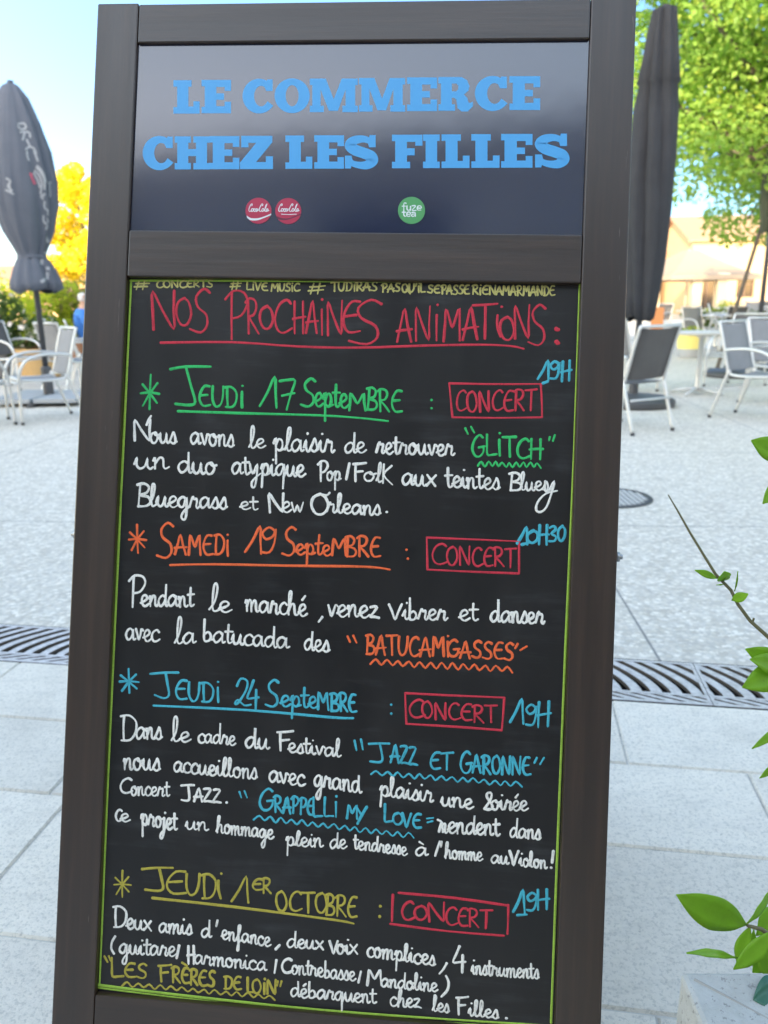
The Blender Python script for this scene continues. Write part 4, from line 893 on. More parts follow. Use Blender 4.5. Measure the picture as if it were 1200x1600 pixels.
tree('maple_tree', 'large green broadleaf tree with low spreading crown over the terrace on the right', (7.3, 13.2, 0), 2.4, (-.1, 0, 5.6), (3.9, 3.6, 3.7), 240, 480, .10, M['leaf_green'], 5, tr=.19, minz=1.9)
tree('yellow_tree', 'small tree with bright yellow autumn leaves at the left edge of the board', (-8.6, 24.4, 0), 1.1, (.1, 0, 3.0), (1.75, 1.7, 2.1), 60, 170, .15, M['leaf_yellow'], 9, tr=.09, minz=.9)
# leafy leader shoots above the yellow tree
tree('plane_tree', 'tall green tree beyond the square, right of the ochre house', (33, 38, 0), 3, (0, 0, 6.5), (4, 4, 3.8), 50, 120, .34, M['leaf_green'], 21, tr=.25)
tree('plane_tree', 'tall green tree hidden behind the chalkboard across the square', (1.5, 44, 0), 2.6, (0, 0, 5.6), (3.4, 3.4, 3.2), 44, 110, .34, M['leaf_green'], 22, tr=.22)
def shrub(label, base, r, h, lm, seed, flowers=None, n=26, per=70, size=.085, cat='shrub', name='shrub', planter=None):
    rs = random.Random(seed); t = thing(name, base, 0, label, cat, None)
    st = MB(); cr = MB(); fl = MB(); z0 = .42 if planter else 0
    if planter:
        p = MB(); p.lathe([(r*.50, 0), (r*.56, .03), (r*.66, .36), (r*.72, .38), (r*.72, .46), (r*.66, .46), (r*.64, .41)], 28); p.build('planter_pot', planter, t)
    for i in range(n):
        a = rs.uniform(0, 6.28); q = math.sqrt(rs.uniform(0, 1)) * r * .8; z = z0 + rs.uniform(.12, 1) * (h - z0) * (1 - .25*(q/r)**2) - .06
        c = (q*math.cos(a), q*math.sin(a), z); k = rs.uniform(.8, 1.2)
        leaves(cr, c, (r*.3*k, r*.3*k, (h-z0)*.17*k), per, size, rs)
        st.tube([(q*.12*math.cos(a), q*.12*math.sin(a), z0 - .02), (q*.6*math.cos(a), q*.6*math.sin(a), z0 + (z-z0)*.6), c], [.012, .008, .004], 5)
        if flowers and i % 2 == 0:
            for _ in range(9):
                v = Vector((rs.gauss(0, 1), rs.gauss(0, 1), rs.gauss(0, 1))).normalized(); f = Vector(c) + Vector((v.x*r*.3, v.y*r*.3, v.z*h*.16))
                for kk in range(5):
                    b = kk*1.2566; e1 = v.orthogonal().normalized(); e2 = v.cross(e1); dd = e1*math.cos(b) + e2*math.sin(b); ee = e1*math.cos(b+.6) + e2*math.sin(b+.6); gg = e1*math.cos(b-.6) + e2*math.sin(b-.6)
                    fl.add([f + v*.02, f + ee*.03 + v*.03, f + dd*.05 + v*.025, f + gg*.03 + v*.03], [(0, 1, 2, 3)])
    st.build('stems', M['bark'], t); cr.build('foliage', lm, t, fixn=False)
    if fl.v: fl.build('blossom', flowers, t, fixn=False)
    return t
M['pot_ochre'] = noisy('ochre_pot', (.55, .36, .16), (.62, .42, .20), sc=9); M['pot_terra'] = noisy('terracotta_pot', (.42, .20, .12), (.48, .25, .15), sc=9); M['pot_grey'] = noisy('grey_pot', (.34, .35, .36), (.42, .43, .44), sc=9)
shrub('dark green flowering shrub with pale blossom in a grey pot at the left edge', (-6.35, 12.5, 0), .75, 1.45, M['leaf_hedge'], 31, M['petal'], 30, 80, .09, planter=M['pot_grey'])
shrub('lime green leafy shrub in a terracotta pot behind the left chairs', (-6.35, 15.5, 0), .8, 1.5, M['leaf_lime'], 32, None, 28, 70, .10, planter=M['pot_terra'])
shrub('low white flowering plant in an ochre pot behind the left chairs', (-5.45, 12.6, 0), .55, .95, M['leaf_hedge'], 33, M['petal'], 22, 60, .07, planter=M['pot_ochre'])
shrub('loose olive shrub in a terracotta pot behind the seated person', (-6.0, 16.2, 0), 1.0, 1.5, M['leaf_dry'], 34, None, 30, 70, .09, planter=M['pot_terra'])
shrub('bushy yellow green shrub below the yellow tree', (-9.6, 21.0, 0), 1.1, 1.7, M['leaf_lime'], 35, None, 26, 60, .12)
shrub('wide dark hedge bush far behind the left parasol', (-13.5, 22.0, 0), 1.8, 1.6, M['leaf_hedge'], 36, None, 34, 70, .13)
shrub('low flowering bush in front of the ochre house', (12.6, 30.0, 0), 1.2, .9, M['leaf_lime'], 37, M['petal'], 22, 50, .12)
shrub('dark low bush beside the timber prop on the right', (9.6, 23.0, 0), 1.2, .8, M['leaf_hedge'], 38, M['petal'], 22, 50, .11)

# ------------------------------------------------------------------ closed parasols
def parasol(label, base, zt, zb, prof, folds, seed, cm, pole_r=.028, stand='disc', print_=None, tie=None, tilt=(0, 0), group=None, twist=.45, depth=1.0):
    rs = random.Random(seed); t = thing('closed_parasol', base, rs.uniform(0, 6), label, 'parasol', group); t.rotation_euler = (tilt[0], tilt[1], 0)
    mb = MB(); n = 96; rings = []; ph = [rs.uniform(0, 6.28) for _ in range(4)]
    for (r, z) in prof:
        ring = []
        for k in range(n):
            a = 2*math.pi*k/n; tw = (z - zb) / (zt - zb)
            aw = a + .30*math.sin(a + ph[1]) + .17*math.sin(2*a + ph[2]) + .07*math.sin(5*a + ph[3]) + tw*twist
            f = abs(math.sin(folds*.5*aw + ph[0])); f2 = math.sin(3*a + ph[1] + tw*2); f3 = math.sin(9*aw + ph[2] + tw*7)
            if tie and z < tie[0] - .03: f2 += 1.6*math.sin(2*a + ph[3]) + 1.1*math.sin(5*aw + ph[1])
            dp = .30*depth*(.55 + .45*math.sin(2*a + ph[3])); m_ = 1 - dp + dp*f + .05*f2 + .03*f3*math.sin(4*tw*3.1 + ph[0]) + .02*math.sin(17*aw + tw*23 + ph[1])*math.sin(5*a + tw*9)
            ring.append((r*m_*math.cos(a), r*m_*math.sin(a), z + (.012*math.sin(folds*.5*aw+ph[3]) + .02*math.sin(2*a+ph[0]) if z <= zb + .02 else 0)))
        rings.append(ring)
    vs = [p for r_ in rings for p in r_]; fs = []
    for i in range(len(rings)-1):
        for k in range(n): fs.append((i*n+k, i*n+(k+1) % n, (i+1)*n+(k+1) % n, (i+1)*n+k))
    fs.append(tuple((len(rings)-1)*n+k for k in range(n))); mb.add(vs, fs)
    can = mb.build('canopy', cm, t, smooth=True)
    mb = MB(); mb.tube([(0, 0, .05), (0, 0, zt + .02)], pole_r, 12); mb.build('pole', M['pole_dark'], t, smooth=True)
    if tie:
        mb = MB(); mb.lathe([(tie[1], tie[0] - .025), (tie[1]*1.04, tie[0]), (tie[1], tie[0] + .025)], 40, fold=lambda a, z: .93 + .07*abs(math.sin(folds*.5*a + ph[0]))); mb.build('tie_strap', cm, t, smooth=True)
    if stand == 'disc':
        mb = MB(); mb.lathe([(.42, 0), (.44, .02), (.44, .07), (.40, .10), (.12, .12), (.05, .13), (.05, .36), (.034, .38)], 40); mb.build('stand', M['iron'], t, smooth=False, bevel=.004)
    else:
        mb = MB()
        for sx in (-1, 1):
            for sy in (-1, 1): mb.box((sx*.02 if sx > 0 else -.5, sy*.02 if sy > 0 else -.5, .045), (.5 if sx > 0 else -.02, .5 if sy > 0 else -.02, .095))
        mb.build('ballast_slab', M['pot_grey'], t, bevel=.006)
        mb = MB(); mb.box((-.56, -.03, .0), (.56, .03, .044)); mb.box((-.03, -.56, .001), (.03, -.031, .043)); mb.box((-.03, .031, .001), (.03, .56, .043)); mb.lathe([(.06, .096), (.06, .4), (.045, .42)], 20); mb.build('stand', M['iron'], t)
    return t, can, prof, ph
T1 = 2.72
t, can, prof, ph = parasol('closed slate grey parasol with faded white print, tied near the bottom, left edge', (-3.98, 9.37, 0), 3.44, 1.27,
    [(.21, 1.27), (0.275, 1.3), (0.265, 1.38), (0.225, 1.5), (0.18, 1.6), (0.15, 1.65), (0.18, 1.723), (0.27, 1.917), (0.345, 2.193), (0.365, 2.46), (0.335, 2.76), (0.26, 3.051), (0.17, 3.294), (0.085, 3.408), (0.03, 3.44)], 11, 51, M['canopy_slate'], .032, 'cross', tie=(1.645, .156))
def on_canopy(t, can, P, z_of, wd, material, name, lift=.006):
    """paint a print stroke on the cloth: P in (sideways, up) metres as seen from the terrace, wrapped onto the canopy"""
    bpy.context.view_layer.update()
    me = can.data; from mathutils.bvhtree import BVHTree
    bvh = BVHTree.FromPolygons([v.co for v in me.vertices], [tuple(p.vertices) for p in me.polygons])
    d = Vector((-t.location.x, -t.location.y, 0)).normalized(); side = Vector((-d.y, d.x, 0)); mb = MB()
    for S__ in P:
        pts = smooth_line([tuple(q) for q in S__], 5); rows_ = []
        for i, (a, z) in enumerate(pts):
            b = pts[min(i+1, len(pts)-1)]; c = pts[max(i-1, 0)]; dx, dz = b[0]-c[0], b[1]-c[1]; l = math.hypot(dx, dz) or 1; nx, nz = -dz/l, dx/l; r = []
            for s in (-1, 0, 1):
                o = side * (a + nx*wd/2*s) + d * 2; o.z = z + nz*wd/2*s
                h, nn, ix, dist = bvh.ray_cast(o, -d)
                r.append((h + d*lift) if h else None)
            rows_.append(r)
        for r0, r1 in zip(rows_, rows_[1:]):
            if all(r0) and all(r1): mb.add(r0 + r1, [(0, 1, 4, 3), (1, 2, 5, 4)])
    return mb.build(name, material, t, fixn=False)
# white print down the near fold of the left parasol (worn lettering and an emblem)
PW = [[(0.02, 2.986), (0.08, 3.003), (0.1, 2.962), (0.05, 2.938), (0.02, 2.97)], [(0.03, 2.905), (0.12, 2.914), (0.13, 2.857)], [(0.05, 2.824), (0.08, 2.905)], [(0.09, 2.841), (0.12, 2.76)], [(0.07, 2.727), (0.1, 2.76), (0.15, 2.752), (0.17, 2.695)], [(0.08, 2.719), (0.08, 2.662), (0.09, 2.622)], [(0.15, 2.727), (0.18, 2.622)], [(0.15, 2.565), (0.19, 2.517), (0.22, 2.436), (0.21, 2.338)], [(0.13, 2.533), (0.17, 2.484), (0.19, 2.403), (0.17, 2.314)], [(0.12, 2.509), (0.15, 2.436), (0.17, 2.355)], [(0.16, 2.581), (0.21, 2.517), (0.235, 2.419)], [(0.25, 2.419), (0.29, 2.428)], [(0.27, 2.419), (0.265, 2.322), (0.26, 2.274)], [(0.16, 2.314), (0.19, 2.274), (0.21, 2.306)], [(0.16, 2.274), (0.19, 2.241)], [(0.2, 2.225), (0.19, 2.16), (0.22, 2.128), (0.22, 2.079)], [(0.17, 2.079), (0.165, 2.014), (0.2, 1.982), (0.18, 1.933)], [(0.21, 2.055), (0.21, 2.006)], [(-0.16, 2.436), (-0.12, 2.403), (-0.15, 2.355), (-0.11, 2.306)], [(-0.18, 2.322), (-0.1, 2.274)], [(-0.14, 2.387), (-0.13, 2.29)]]
on_canopy(t, can, PW, None, .021, M['print_white'], 'faded_print')
on_canopy(t, can, [[(.17, 1.86), (.19, 1.80)], [(.14, 1.70), (.17, 1.66), (.19, 1.60)], [(.10, 1.62), (.09, 1.56)], [(.13, 1.52), (.17, 1.52)], [(.14, 1.48), (.13, 1.40)], [(.06, 1.37), (.11, 1.40)]], None, .035, M['print_white'], 'faded_print')
on_canopy(t, can, [[(.09, 2.50), (.10, 2.45), (.12, 2.39)]], None, .026, M['print_red'], 'faded_red_mark')
parasol('tall closed charcoal parasol with a capped top beside the right edge of the board', (2.70, 8.45, 0), 3.80, .92,
        [(.11, .90), (.15, .93), (.18, 1.1), (.215, 1.5), (.235, 2.0), (.235, 2.5), (.215, 2.9), (.185, 3.13), (.205, 3.15), (.172, 3.35), (.145, 3.58), (.122, 3.74), (.115, 3.785), (.02, 3.80)], 8, 52, M['canopy_black'], .032, tilt=(0, .012), twist=1.1, depth=1.5)
parasol('closed dark olive parasol on a thin pole under the right tree', (5.75, 12.2, 0), 3.6, 2.02, [(.10, 2.02), (.14, 2.06), (.19, 2.4), (.2, 2.8), (.14, 3.3), (.05, 3.58), (.02, 3.6)], 9, 53, M['canopy_olive'], .035)
t2, can2, _, _ = parasol('closed off-white parasol with a red mark near the right edge of the square', (10.2, 20.6, 0), 3.1, .55, [(.12, .55), (.2, .6), (.27, 1.2), (.28, 1.8), (.2, 2.6), (.08, 3.05), (.02, 3.1)], 9, 54, M['canopy_white'], .03)
on_canopy(t2, can2, [[(-.05, 1.35), (-.04, 1.15)], [(.0, 1.30), (-.02, 1.08)], [(-.09, 1.28), (-.07, 1.12)]], None, .07, M['print_red'], 'red_mark')

# open beige market parasol far off
t = thing('market_parasol', (15.6, 41.5, 0), R_(12), 'large open square beige market parasol in front of the houses', 'parasol')
mb = MB(); z0, z1, r, q = 2.05, 3.3, 2.45, .25
P = []
for i in range(9):
    k = i/8; rr = r + (q - r)*k; z = z0 + (z1-z0)*(k**1.25); P.append([(sx*rr, sy*rr, z) for sx, sy in ((-1, -1), (1, -1), (1, 1), (-1, 1))])
P = [[(x, y, z0 - .22) for x, y, z in P[0]]] + P
vs = [v for r_ in P for v in r_]; fs = [(i*4+k, i*4+(k+1) % 4, i*4+4+(k+1) % 4, i*4+4+k) for i in range(len(P)-1) for k in range(4)] + [tuple((len(P)-1)*4+k for k in range(4))]
mb.add(vs, fs); mb.build('canopy', M['canopy_beige'], t)
mb = MB(); mb.tube([(0, 0, 0), (0, 0, 3.35)], .04, 10); mb.build('pole', M['trim'], t)
for k in range(4):
    a = R_(45 + 90*k); mb = MB(); mb.tube([(.04*math.cos(a), .04*math.sin(a), 3.1), (3.35*math.cos(a), 3.35*math.sin(a), 2.04)], .016, 6); mb.build('rib', M['trim'], t)
mb = MB(); mb.box((-.5, -.5, 0), (.5, .5, .12)); mb.build('stand', M['pot_grey'], t, bevel=.02)
# bright square pillars of the arcade beside it
for i, x in enumerate((12.55, 15.35, 16.55)):
    t = thing('stone_pillar', (x, 39.6, 0), 0, ('pale square pillar, leftmost of three below the beige market parasol', 'pale square pillar, middle of three below the beige market parasol', 'pale square pillar, rightmost of three below the beige market parasol')[i], 'pillar', 'pale pillars below the market parasol')
    mb = MB(); mb.box((-.24, -.24, .3), (.24, .24, 2.0)); mb.build('shaft', M['render_y'], t, bevel=.02)
    mb = MB(); mb.box((-.32, -.32, 0), (.32, .32, .298)); mb.build('plinth', M['trim'], t, bevel=.02); mb = MB(); mb.box((-.3, -.3, 2.002), (.3, .3, 2.14)); mb.build('capital', M['trim'], t, bevel=.02)
# timber prop leaning towards the tree
t = thing('timber_prop', (5.35, 12.4, 0), 0, 'thin dark timber prop leaning beside the olive parasol pole', 'timber prop')
mb = MB(); mb.tube([(-.1, 0, 0), (.42, .1, 2.2)], .032, 8); mb.build('post', M['bark'], t); mb = MB(); mb.box((-.2, -.08, 0), (.0, .08, .03)); mb.build('foot', M['bark'], t)

# ------------------------------------------------------------------ terrace furniture
def arm_chair(fab, label, loc, head, group, frame=None):
    """aluminium terrace armchair: local +y is where a sitter looks; head = (x, y) direction"""
    t = thing('terrace_chair', (loc[0], loc[1], 0), math.atan2(-head[0], head[1]), label, 'chair', group); a = frame or M['alu']; W2 = .265
    for s in (-1, 1):
        x = s * W2
        mb = MB(); P = smooth_line([(.29, .012), (.285, .25), (.27, .46), (.2, .60), (.06, .655), (-.1, .66), (-.23, .645)], 5); mb.tube([(x, y, z) for y, z in P], .0145, 8); mb.build('armrest_and_front_leg', a, t, smooth=True)
        mb = MB(); P = smooth_line([(-.33, .012), (-.26, .22), (-.2, .40), (-.17, .46)], 4); mb.tube([(x*.93, y, z) for y, z in P], .0145, 8); mb.build('rear_leg', a, t, smooth=True)
        for y in (.29, -.33):
            mb = MB(); mb.tube([(x if y > 0 else x*.93, y, 0), (x if y > 0 else x*.93, y, .028)], .018, 8); mb.build('foot_cap', M['pole_dark'], t)
    mb = MB()
    for s in (-1, 1): mb.tube([(s*W2*.9, y, z) for y, z in smooth_line([(.24, .425), (.0, .41), (-.17, .425), (-.21, .50), (-.27, .72), (-.325, .90)], 5)], .0135, 8)
    mb.tube([(-W2*.9, -.325, .90), (W2*.9, -.325, .90)], .0135, 8); mb.tube([(-W2*.9, .24, .425), (W2*.9, .24, .425)], .0135, 8); mb.tube([(-W2*.92, -.285, .19+.1), (W2*.92, -.285, .29)], .010, 8); mb.tube([(-W2, .272, .39), (W2, .272, .39)], .012, 8)
    mb.build('seat_frame', a, t, smooth=True)
    def sheet(P, name):
        mb = MB(); P = smooth_line(P, 5); n = len(P); h = W2*.9 - .012; vs = []
        for y, z in P:
            for k in range(5): x = -h + 2*h*k/4; vs.append((x, y, z - .012*(1-(x/h)**2)))
        fs = [(i*5+k, i*5+k+1, i*5+5+k+1, i*5+5+k) for i in range(n-1) for k in range(4)]; mb.add(vs, fs); o = mb.build(name, fab, t, smooth=True, fixn=False)
        m = o.modifiers.new('thickness', 'SOLIDIFY'); m.thickness = .004; return o
    sheet([(.235, .425), (.05, .412), (-.16, .422)], 'seat'); sheet([(-.19, .46), (-.225, .56), (-.27, .72), (-.32, .888)], 'backrest')
    return t
GC = 'aluminium terrace chairs'
proto_d = arm_chair(M['mesh_dark'], 'aluminium chair with dark woven back turned away, nearest at the right edge of the board', (2.16, 6.95), (-.5, .87), GC)
proto_g = arm_chair(M['mesh_grey'], 'aluminium armchair with grey woven back in profile, nearest at the right picture edge', (3.56, 7.42), (.62, -.78), GC)
def more(src, label, loc, head):
    c = copy_tree(src); c.location = (loc[0], loc[1], 0); c.rotation_euler = (0, 0, math.atan2(-head[0], head[1])); c['label'] = label; return c
more(proto_g, 'grey backed armchair just behind the profile armchair at the right picture edge', (4.25, 8.35), (.35, -.94))
more(proto_d, 'dark backed armchair at the far side of the round terrace table on the right', (4.55, 10.15), (-.75, -.66))
more(proto_g, 'grey armchair half hidden behind the charcoal parasol', (3.0, 9.75), (.8, .5))
more(proto_g, 'slanting aluminium armchair seen from the side, nearest to the left edge of the board', (-3.43, 7.93), (-.78, -.62))
more(proto_g, 'aluminium armchair cut off by the left picture edge', (-3.95, 7.45), (.45, .89))
more(proto_g, 'grey armchair behind the pole of the slate parasol', (-4.0, 10.25), (.55, .83))
more(proto_d, 'dark armchair carrying the seated person in the blue shirt', (-4.12, 11.33), (.92, .38))
t = thing('flower_tub', (5.85, 15.1, 0), .3, 'bright yellow tub with a pale band standing behind the round terrace table', 'planter')
mb = MB(); mb.lathe([(.20, 0), (.215, .02), (.235, .16), (.235, .161)], 36); mb.build('base', M['pot_grey'], t); mb = MB(); mb.lathe([(.236, .162), (.265, .40), (.285, .405), (.285, .47), (.265, .47), (.255, .43)], 36); mb.build('bowl', mat('yellow_glaze', (.74, .64, .20), .4), t)
rs = random.Random(60); mb = MB(); leaves(mb, (0, 0, .47), (.22, .22, .10), 160, .06, rs); mb.build('foliage', M['leaf_lime'], t, fixn=False)

CL = [('grey armchair alone in the middle distance behind the yellow tub', 'g', (6.6, 16.6), (.3, -.95)), ('dark armchair facing the houses, right of the yellow tub', 'd', (7.6, 17.6), (-.2, .98)),
      ('grey armchair on the sunlit paving, left of the white parasol', 'g', (9.1, 21.6), (.9, -.4)), ('dark armchair on the sunlit paving behind the orange menu board', 'd', (8.0, 23.2), (-.8, -.6)),
      ('grey armchair at the farthest group of tables on the right', 'g', (12.4, 26.6), (.8, .6)), ('dark armchair at the farthest group of tables on the right', 'd', (13.6, 28.4), (-.7, -.7)),
      ('grey armchair in front of the olive shrub, behind the blue shirted person', 'g', (-4.6, 13.4), (.5, .86)), ('dark armchair between the parasol foot and the shrubs on the left', 'd', (-5.1, 11.0), (.95, -.3))]
for lab, k_, loc, hd in CL: more(proto_g if k_ == 'g' else proto_d, lab, loc, hd)
def round_table(label, loc, r=.35, h=.73, topm=None):
    t = thing('terrace_table', (loc[0], loc[1], 0), 0, label, 'table', None)
    mb = MB(); mb.lathe([(r-.012, h-.028), (r, h-.024), (r, h-.004), (r-.006, h)], 48); mb.build('tabletop', topm or M['alu'], t)
    mb = MB(); mb.lathe([(.045, .04), (.032, .10), (.03, h-.08), (.09, h-.03)], 20); mb.build('column', M['alu'], t, smooth=True)
    for k in range(4):
        a = R_(45+90*k); mb = MB(); mb.tube([(.03*math.cos(a), .03*math.sin(a), .07), (.2*math.cos(a), .2*math.sin(a), .045), (.31*math.cos(a), .31*math.sin(a), .018)], [.022, .017, .013], 8); mb.build('foot', M['alu'], t, smooth=True)
    return t
M['top_pale'] = noisy('pale_laminate_top', (.52, .50, .44), (.58, .56, .50), rough=.35, sc=20, bump=.02)
round_table('round pale topped terrace table between the chairs on the right', (3.75, 9.35), .40, .73, M['top_pale'])
round_table('small round white table beside the seated person on the left', (-3.5, 11.75), .34, .72, M['top_pale'])
round_table('round terrace table at the left picture edge', (-4.75, 8.9), .38, .73, M['alu'])
round_table('grey round table between two armchairs behind the yellow tub', (7.1, 17.0), .4, .73, M['alu'])
round_table('round table on the sunlit paving beside the white parasol', (8.6, 22.4), .4, .73, M['top_pale'])
for i, (x, y) in enumerate(((13.1, 27.2), (14.6, 29.0), (11.2, 26.0))):
    round_table(('pale round table in the sun, middle of three in front of the ochre house', 'pale round table in the sun, farthest of three in front of the ochre house', 'pale round table in the sun, nearest of three in front of the ochre house')[i], (x, y), .5, .74, M['top_pale'])
t = thing('parasol_stand', (5.1, 11.4, 0), 0, 'empty flat round dark parasol stand on the paving on the right', 'parasol stand')
mb = MB(); mb.lathe([(.40, 0), (.43, .02), (.43, .06), (.38, .09), (.10, .11), (.05, .13)], 40); mb.build('base', M['iron'], t); mb = MB(); mb.tube([(0, 0, .12), (0, 0, .42)], .032, 14); mb.build('sleeve', M['pole_dark'], t)
t = thing('menu_stand', (7.0, 20.4, 0), R_(-12), 'small bright orange menu board standing in the sun beside the charcoal parasol', 'menu board')
mb = MB(); mb.box((-.15, -.02, .25), (.15, .02, .85)); mb.build('panel', mat('orange_panel', (.60, .24, .09), .6), t, bevel=.005)
for s in (-1, 1): mb = MB(); mb.tube([(s*.12, .021, .8), (s*.12, .3, 0)], .012, 6); mb.build('leg', M['iron'], t); mb = MB(); mb.tube([(s*.12, -.005, .249), (s*.12, -.02, 0)], .012, 6); mb.build('leg', M['iron'], t)

# ------------------------------------------------------------------ seated person
def skin_body(name, J, E, mat_, parent, sub=2):
    me = bpy.data.meshes.new(name); me.from_pydata([j[0] for j in J], E, []); o = bpy.data.objects.new(name, me); put(o, parent)
    o.modifiers.new('skin', 'SKIN')
    for d, j in zip(me.skin_vertices[0].data, J):
        r = j[1]; d.radius = r if isinstance(r, tuple) else (r, r)
    me.skin_vertices[0].data[0].use_root = True
    s_ = o.modifiers.new('sub', 'SUBSURF'); s_.levels = sub; s_.render_levels = sub
    bpy.context.view_layer.update()
    ev_ = o.evaluated_get(bpy.context.evaluated_depsgraph_get()); m2 = bpy.data.meshes.new_from_object(ev_); o.modifiers.clear(); o.data = m2
    m2.materials.clear(); m2.materials.append(mat_); m2.polygons.foreach_set('use_smooth', [True]*len(m2.polygons)); return o
skin = mat('sun_tanned_skin', (.50, .29, .20), .55); hair = fabric('grey_hair', (.52, .50, .48), (.62, .60, .58), (200, 200, 200)); shirt = fabric('blue_shirt_cloth', (.05, .17, .50), (.07, .22, .58)); trous = fabric('navy_trouser_cloth', (.03, .04, .09), (.045, .055, .11))
p = thing('person', (-4.12, 11.35, 0), math.atan2(-.92, .38), 'grey haired person in a blue shirt sitting in profile at the white table', 'person')
J = [((0, -.05, .52), .13), ((0, -.08, .70), (.15, .115)), ((0, -.10, .88), (.165, .12)), ((0, -.09, .99), (.13, .09)), ((0, -.06, 1.07), .05), ((0, -.04, 1.13), .062), ((0, -.035, 1.20), (.072, .09)), ((0, -.04, 1.27), (.06, .075))]
E_ = [(i, i+1) for i in range(7)]
for s in (-1, 1):
    n0 = len(J); J += [((s*.17, -.09, .97), .055), ((s*.225, -.04, .83), .046), ((s*.235, .05, .72), .040), ((s*.19, .22, .735), .032), ((s*.16, .30, .745), .025), ((s*.15, .345, .745), (.036, .016)), ((s*.145, .385, .742), (.036, .014))]
    E_ += [(3, n0)] + [(n0+i, n0+i+1) for i in range(6)]
    hp = n0 + 6
    for k in range(4):
        n1 = len(J); J += [((s*.145 + (k-1.5)*.019, .415, .744), .0085), ((s*.145 + (k-1.5)*.021, .440 + (.012 if k in (1, 2) else 0), .738), .0075), ((s*.145 + (k-1.5)*.021, .458 + (.014 if k in (1, 2) else 0), .730), .0065)]; E_ += [(hp, n1), (n1, n1+1), (n1+1, n1+2)]
    n1 = len(J); J += [((s*.145 - s*.042, .375, .738), .010), ((s*.145 - s*.055, .405, .734), .008)]; E_ += [(hp-1, n1), (n1, n1+1)]
    n2 = len(J); J += [((s*.10, .02, .50), .085), ((s*.12, .22, .515), .078), ((s*.125, .40, .50), .062), ((s*.125, .42, .30), .055), ((s*.125, .40, .10), .040), ((s*.125, .40, .055), .042), ((s*.125, .52, .038), .036)]
    E_ += [(0, n2)] + [(n2+i, n2+i+1) for i in range(6)]
body = skin_body('body', J, E_, skin, p, 2)
def part_of(body, name, test, off, material):
    me = body.data; vs = [v.co + v.normal*off for v in me.vertices]; fs = [tuple(q.vertices) for q in me.polygons if test(q.center)]
    used = sorted({i for f in fs for i in f}); mp = {i: k for k, i in enumerate(used)}; mb = MB(); mb.add([vs[i] for i in used], [tuple(mp[i] for i in f) for f in fs]); return mb.build(name, material, p, smooth=True, fixn=False)
part_of(body, 'shirt', lambda c: .50 < c.z < 1.045 and c.y < .0 + (.05 if abs(c.x) > .17 else 0) + (.0 if c.z > .6 else 0) and not (c.z < .6 and c.y > .05), .010, shirt)
part_of(body, 'trousers', lambda c: c.z < .60 and not (c.z < .085) and abs(c.x) < .24 and not (c.z > .56 and c.y < -.02 and False), .008, trous)
part_of(body, 'shoes', lambda c: c.z < .085, .008, M['pole_dark'])
part_of(body, 'hair', lambda c: c.z > 1.17 and (c.y < -.03 or c.z > 1.29) and abs(c.x) < .2, .014, hair)
mb = MB(); mb.lathe([(.001, 0), (.009, .004), (.012, .014), (.006, .03), (.001, .034)], 10, c=(0, .062, 1.175)); mb.build('nose', skin, p, smooth=True)
for s in (-1, 1):
    mb = MB(); mb.lathe([(.001, -.009), (.008, -.005), (.0095, 0), (.008, .005), (.001, .009)], 10, c=(s*.028, .046, 1.212)); mb.build('eye', M['pole_dark'], p, smooth=True)
    mb = MB(); mb.tube([(s*.076, -.045, 1.185), (s*.084, -.055, 1.205), (s*.084, -.05, 1.225), (s*.077, -.04, 1.23)], [.007, .009, .010, .006], 8); mb.build('ear', skin, p, smooth=True)
mb = MB(); mb.tube([(-.022, .047, 1.150), (0, .053, 1.149), (.022, .047, 1.150)], [.003, .005, .003], 8); mb.build('mouth', mat('lips', (.36, .14, .12), .5), p, smooth=True)

# ------------------------------------------------------------------ stone planter and its shrub, lower right
def concrete():
    m = mat('weathered_cast_stone', (.46, .45, .42), .9, .2); n = NT(m); v = n.coord()
    a = n.noise(v, 9, 6, .7); pit = n.noise(v, 130, 3, .75)
    c = n.ramp(a, [(.3, (.36, .35, .32)), (.55, (.47, .465, .44)), (.75, (.53, .52, .50))]); c = n.mix(n.math('MULTIPLY', n.math('LESS_THAN', pit, .38), .6), c, (.20, .19, .18))
    n.base(c); n.bump(n.math('ADD', pit, n.math('MULTIPLY', a, .6)), .5, .004); return m
M['cast'] = concrete()
t = thing('stone_planter', (.325, .706, 0), R_(-1), 'weathered pale stone planter trough with a wide mitred rim, lower right corner', 'planter')
L, Dp, Hh, rw = 1.15, .62, .42, .14
def rim_pt(u, v, z): return (u, -v, z)
mb = MB()
o_ = [(0, 0), (L, 0), (L, Dp), (0, Dp)]; i_ = [(rw, rw*.72), (L-rw, rw*.72), (L-rw, Dp-rw*.72), (rw, Dp-rw*.72)]; q_ = [(.022, .0), (L-.022, 0), (L-.022, Dp), (.022, Dp)]
V = [rim_pt(x, y, Hh) for x, y in o_] + [rim_pt(x, y, Hh - .012) for x, y in i_] + [rim_pt(x, y, Hh - .10) for x, y in i_] + [(.02 if x < .5 else L-.02, -y if 0 < y < Dp else -y, 0) for x, y in o_] + [rim_pt(x, y, Hh-.10) for x, y in o_]
F_ = []
for k in range(4):
    j = (k+1) % 4; F_ += [(k, j, 4+j, 4+k), (4+k, 4+j, 8+j, 8+k), (k, 16+k, 16+j, j), (16+k, 12+k, 12+j, 16+j)]
F_ += [(12, 13, 14, 15)]
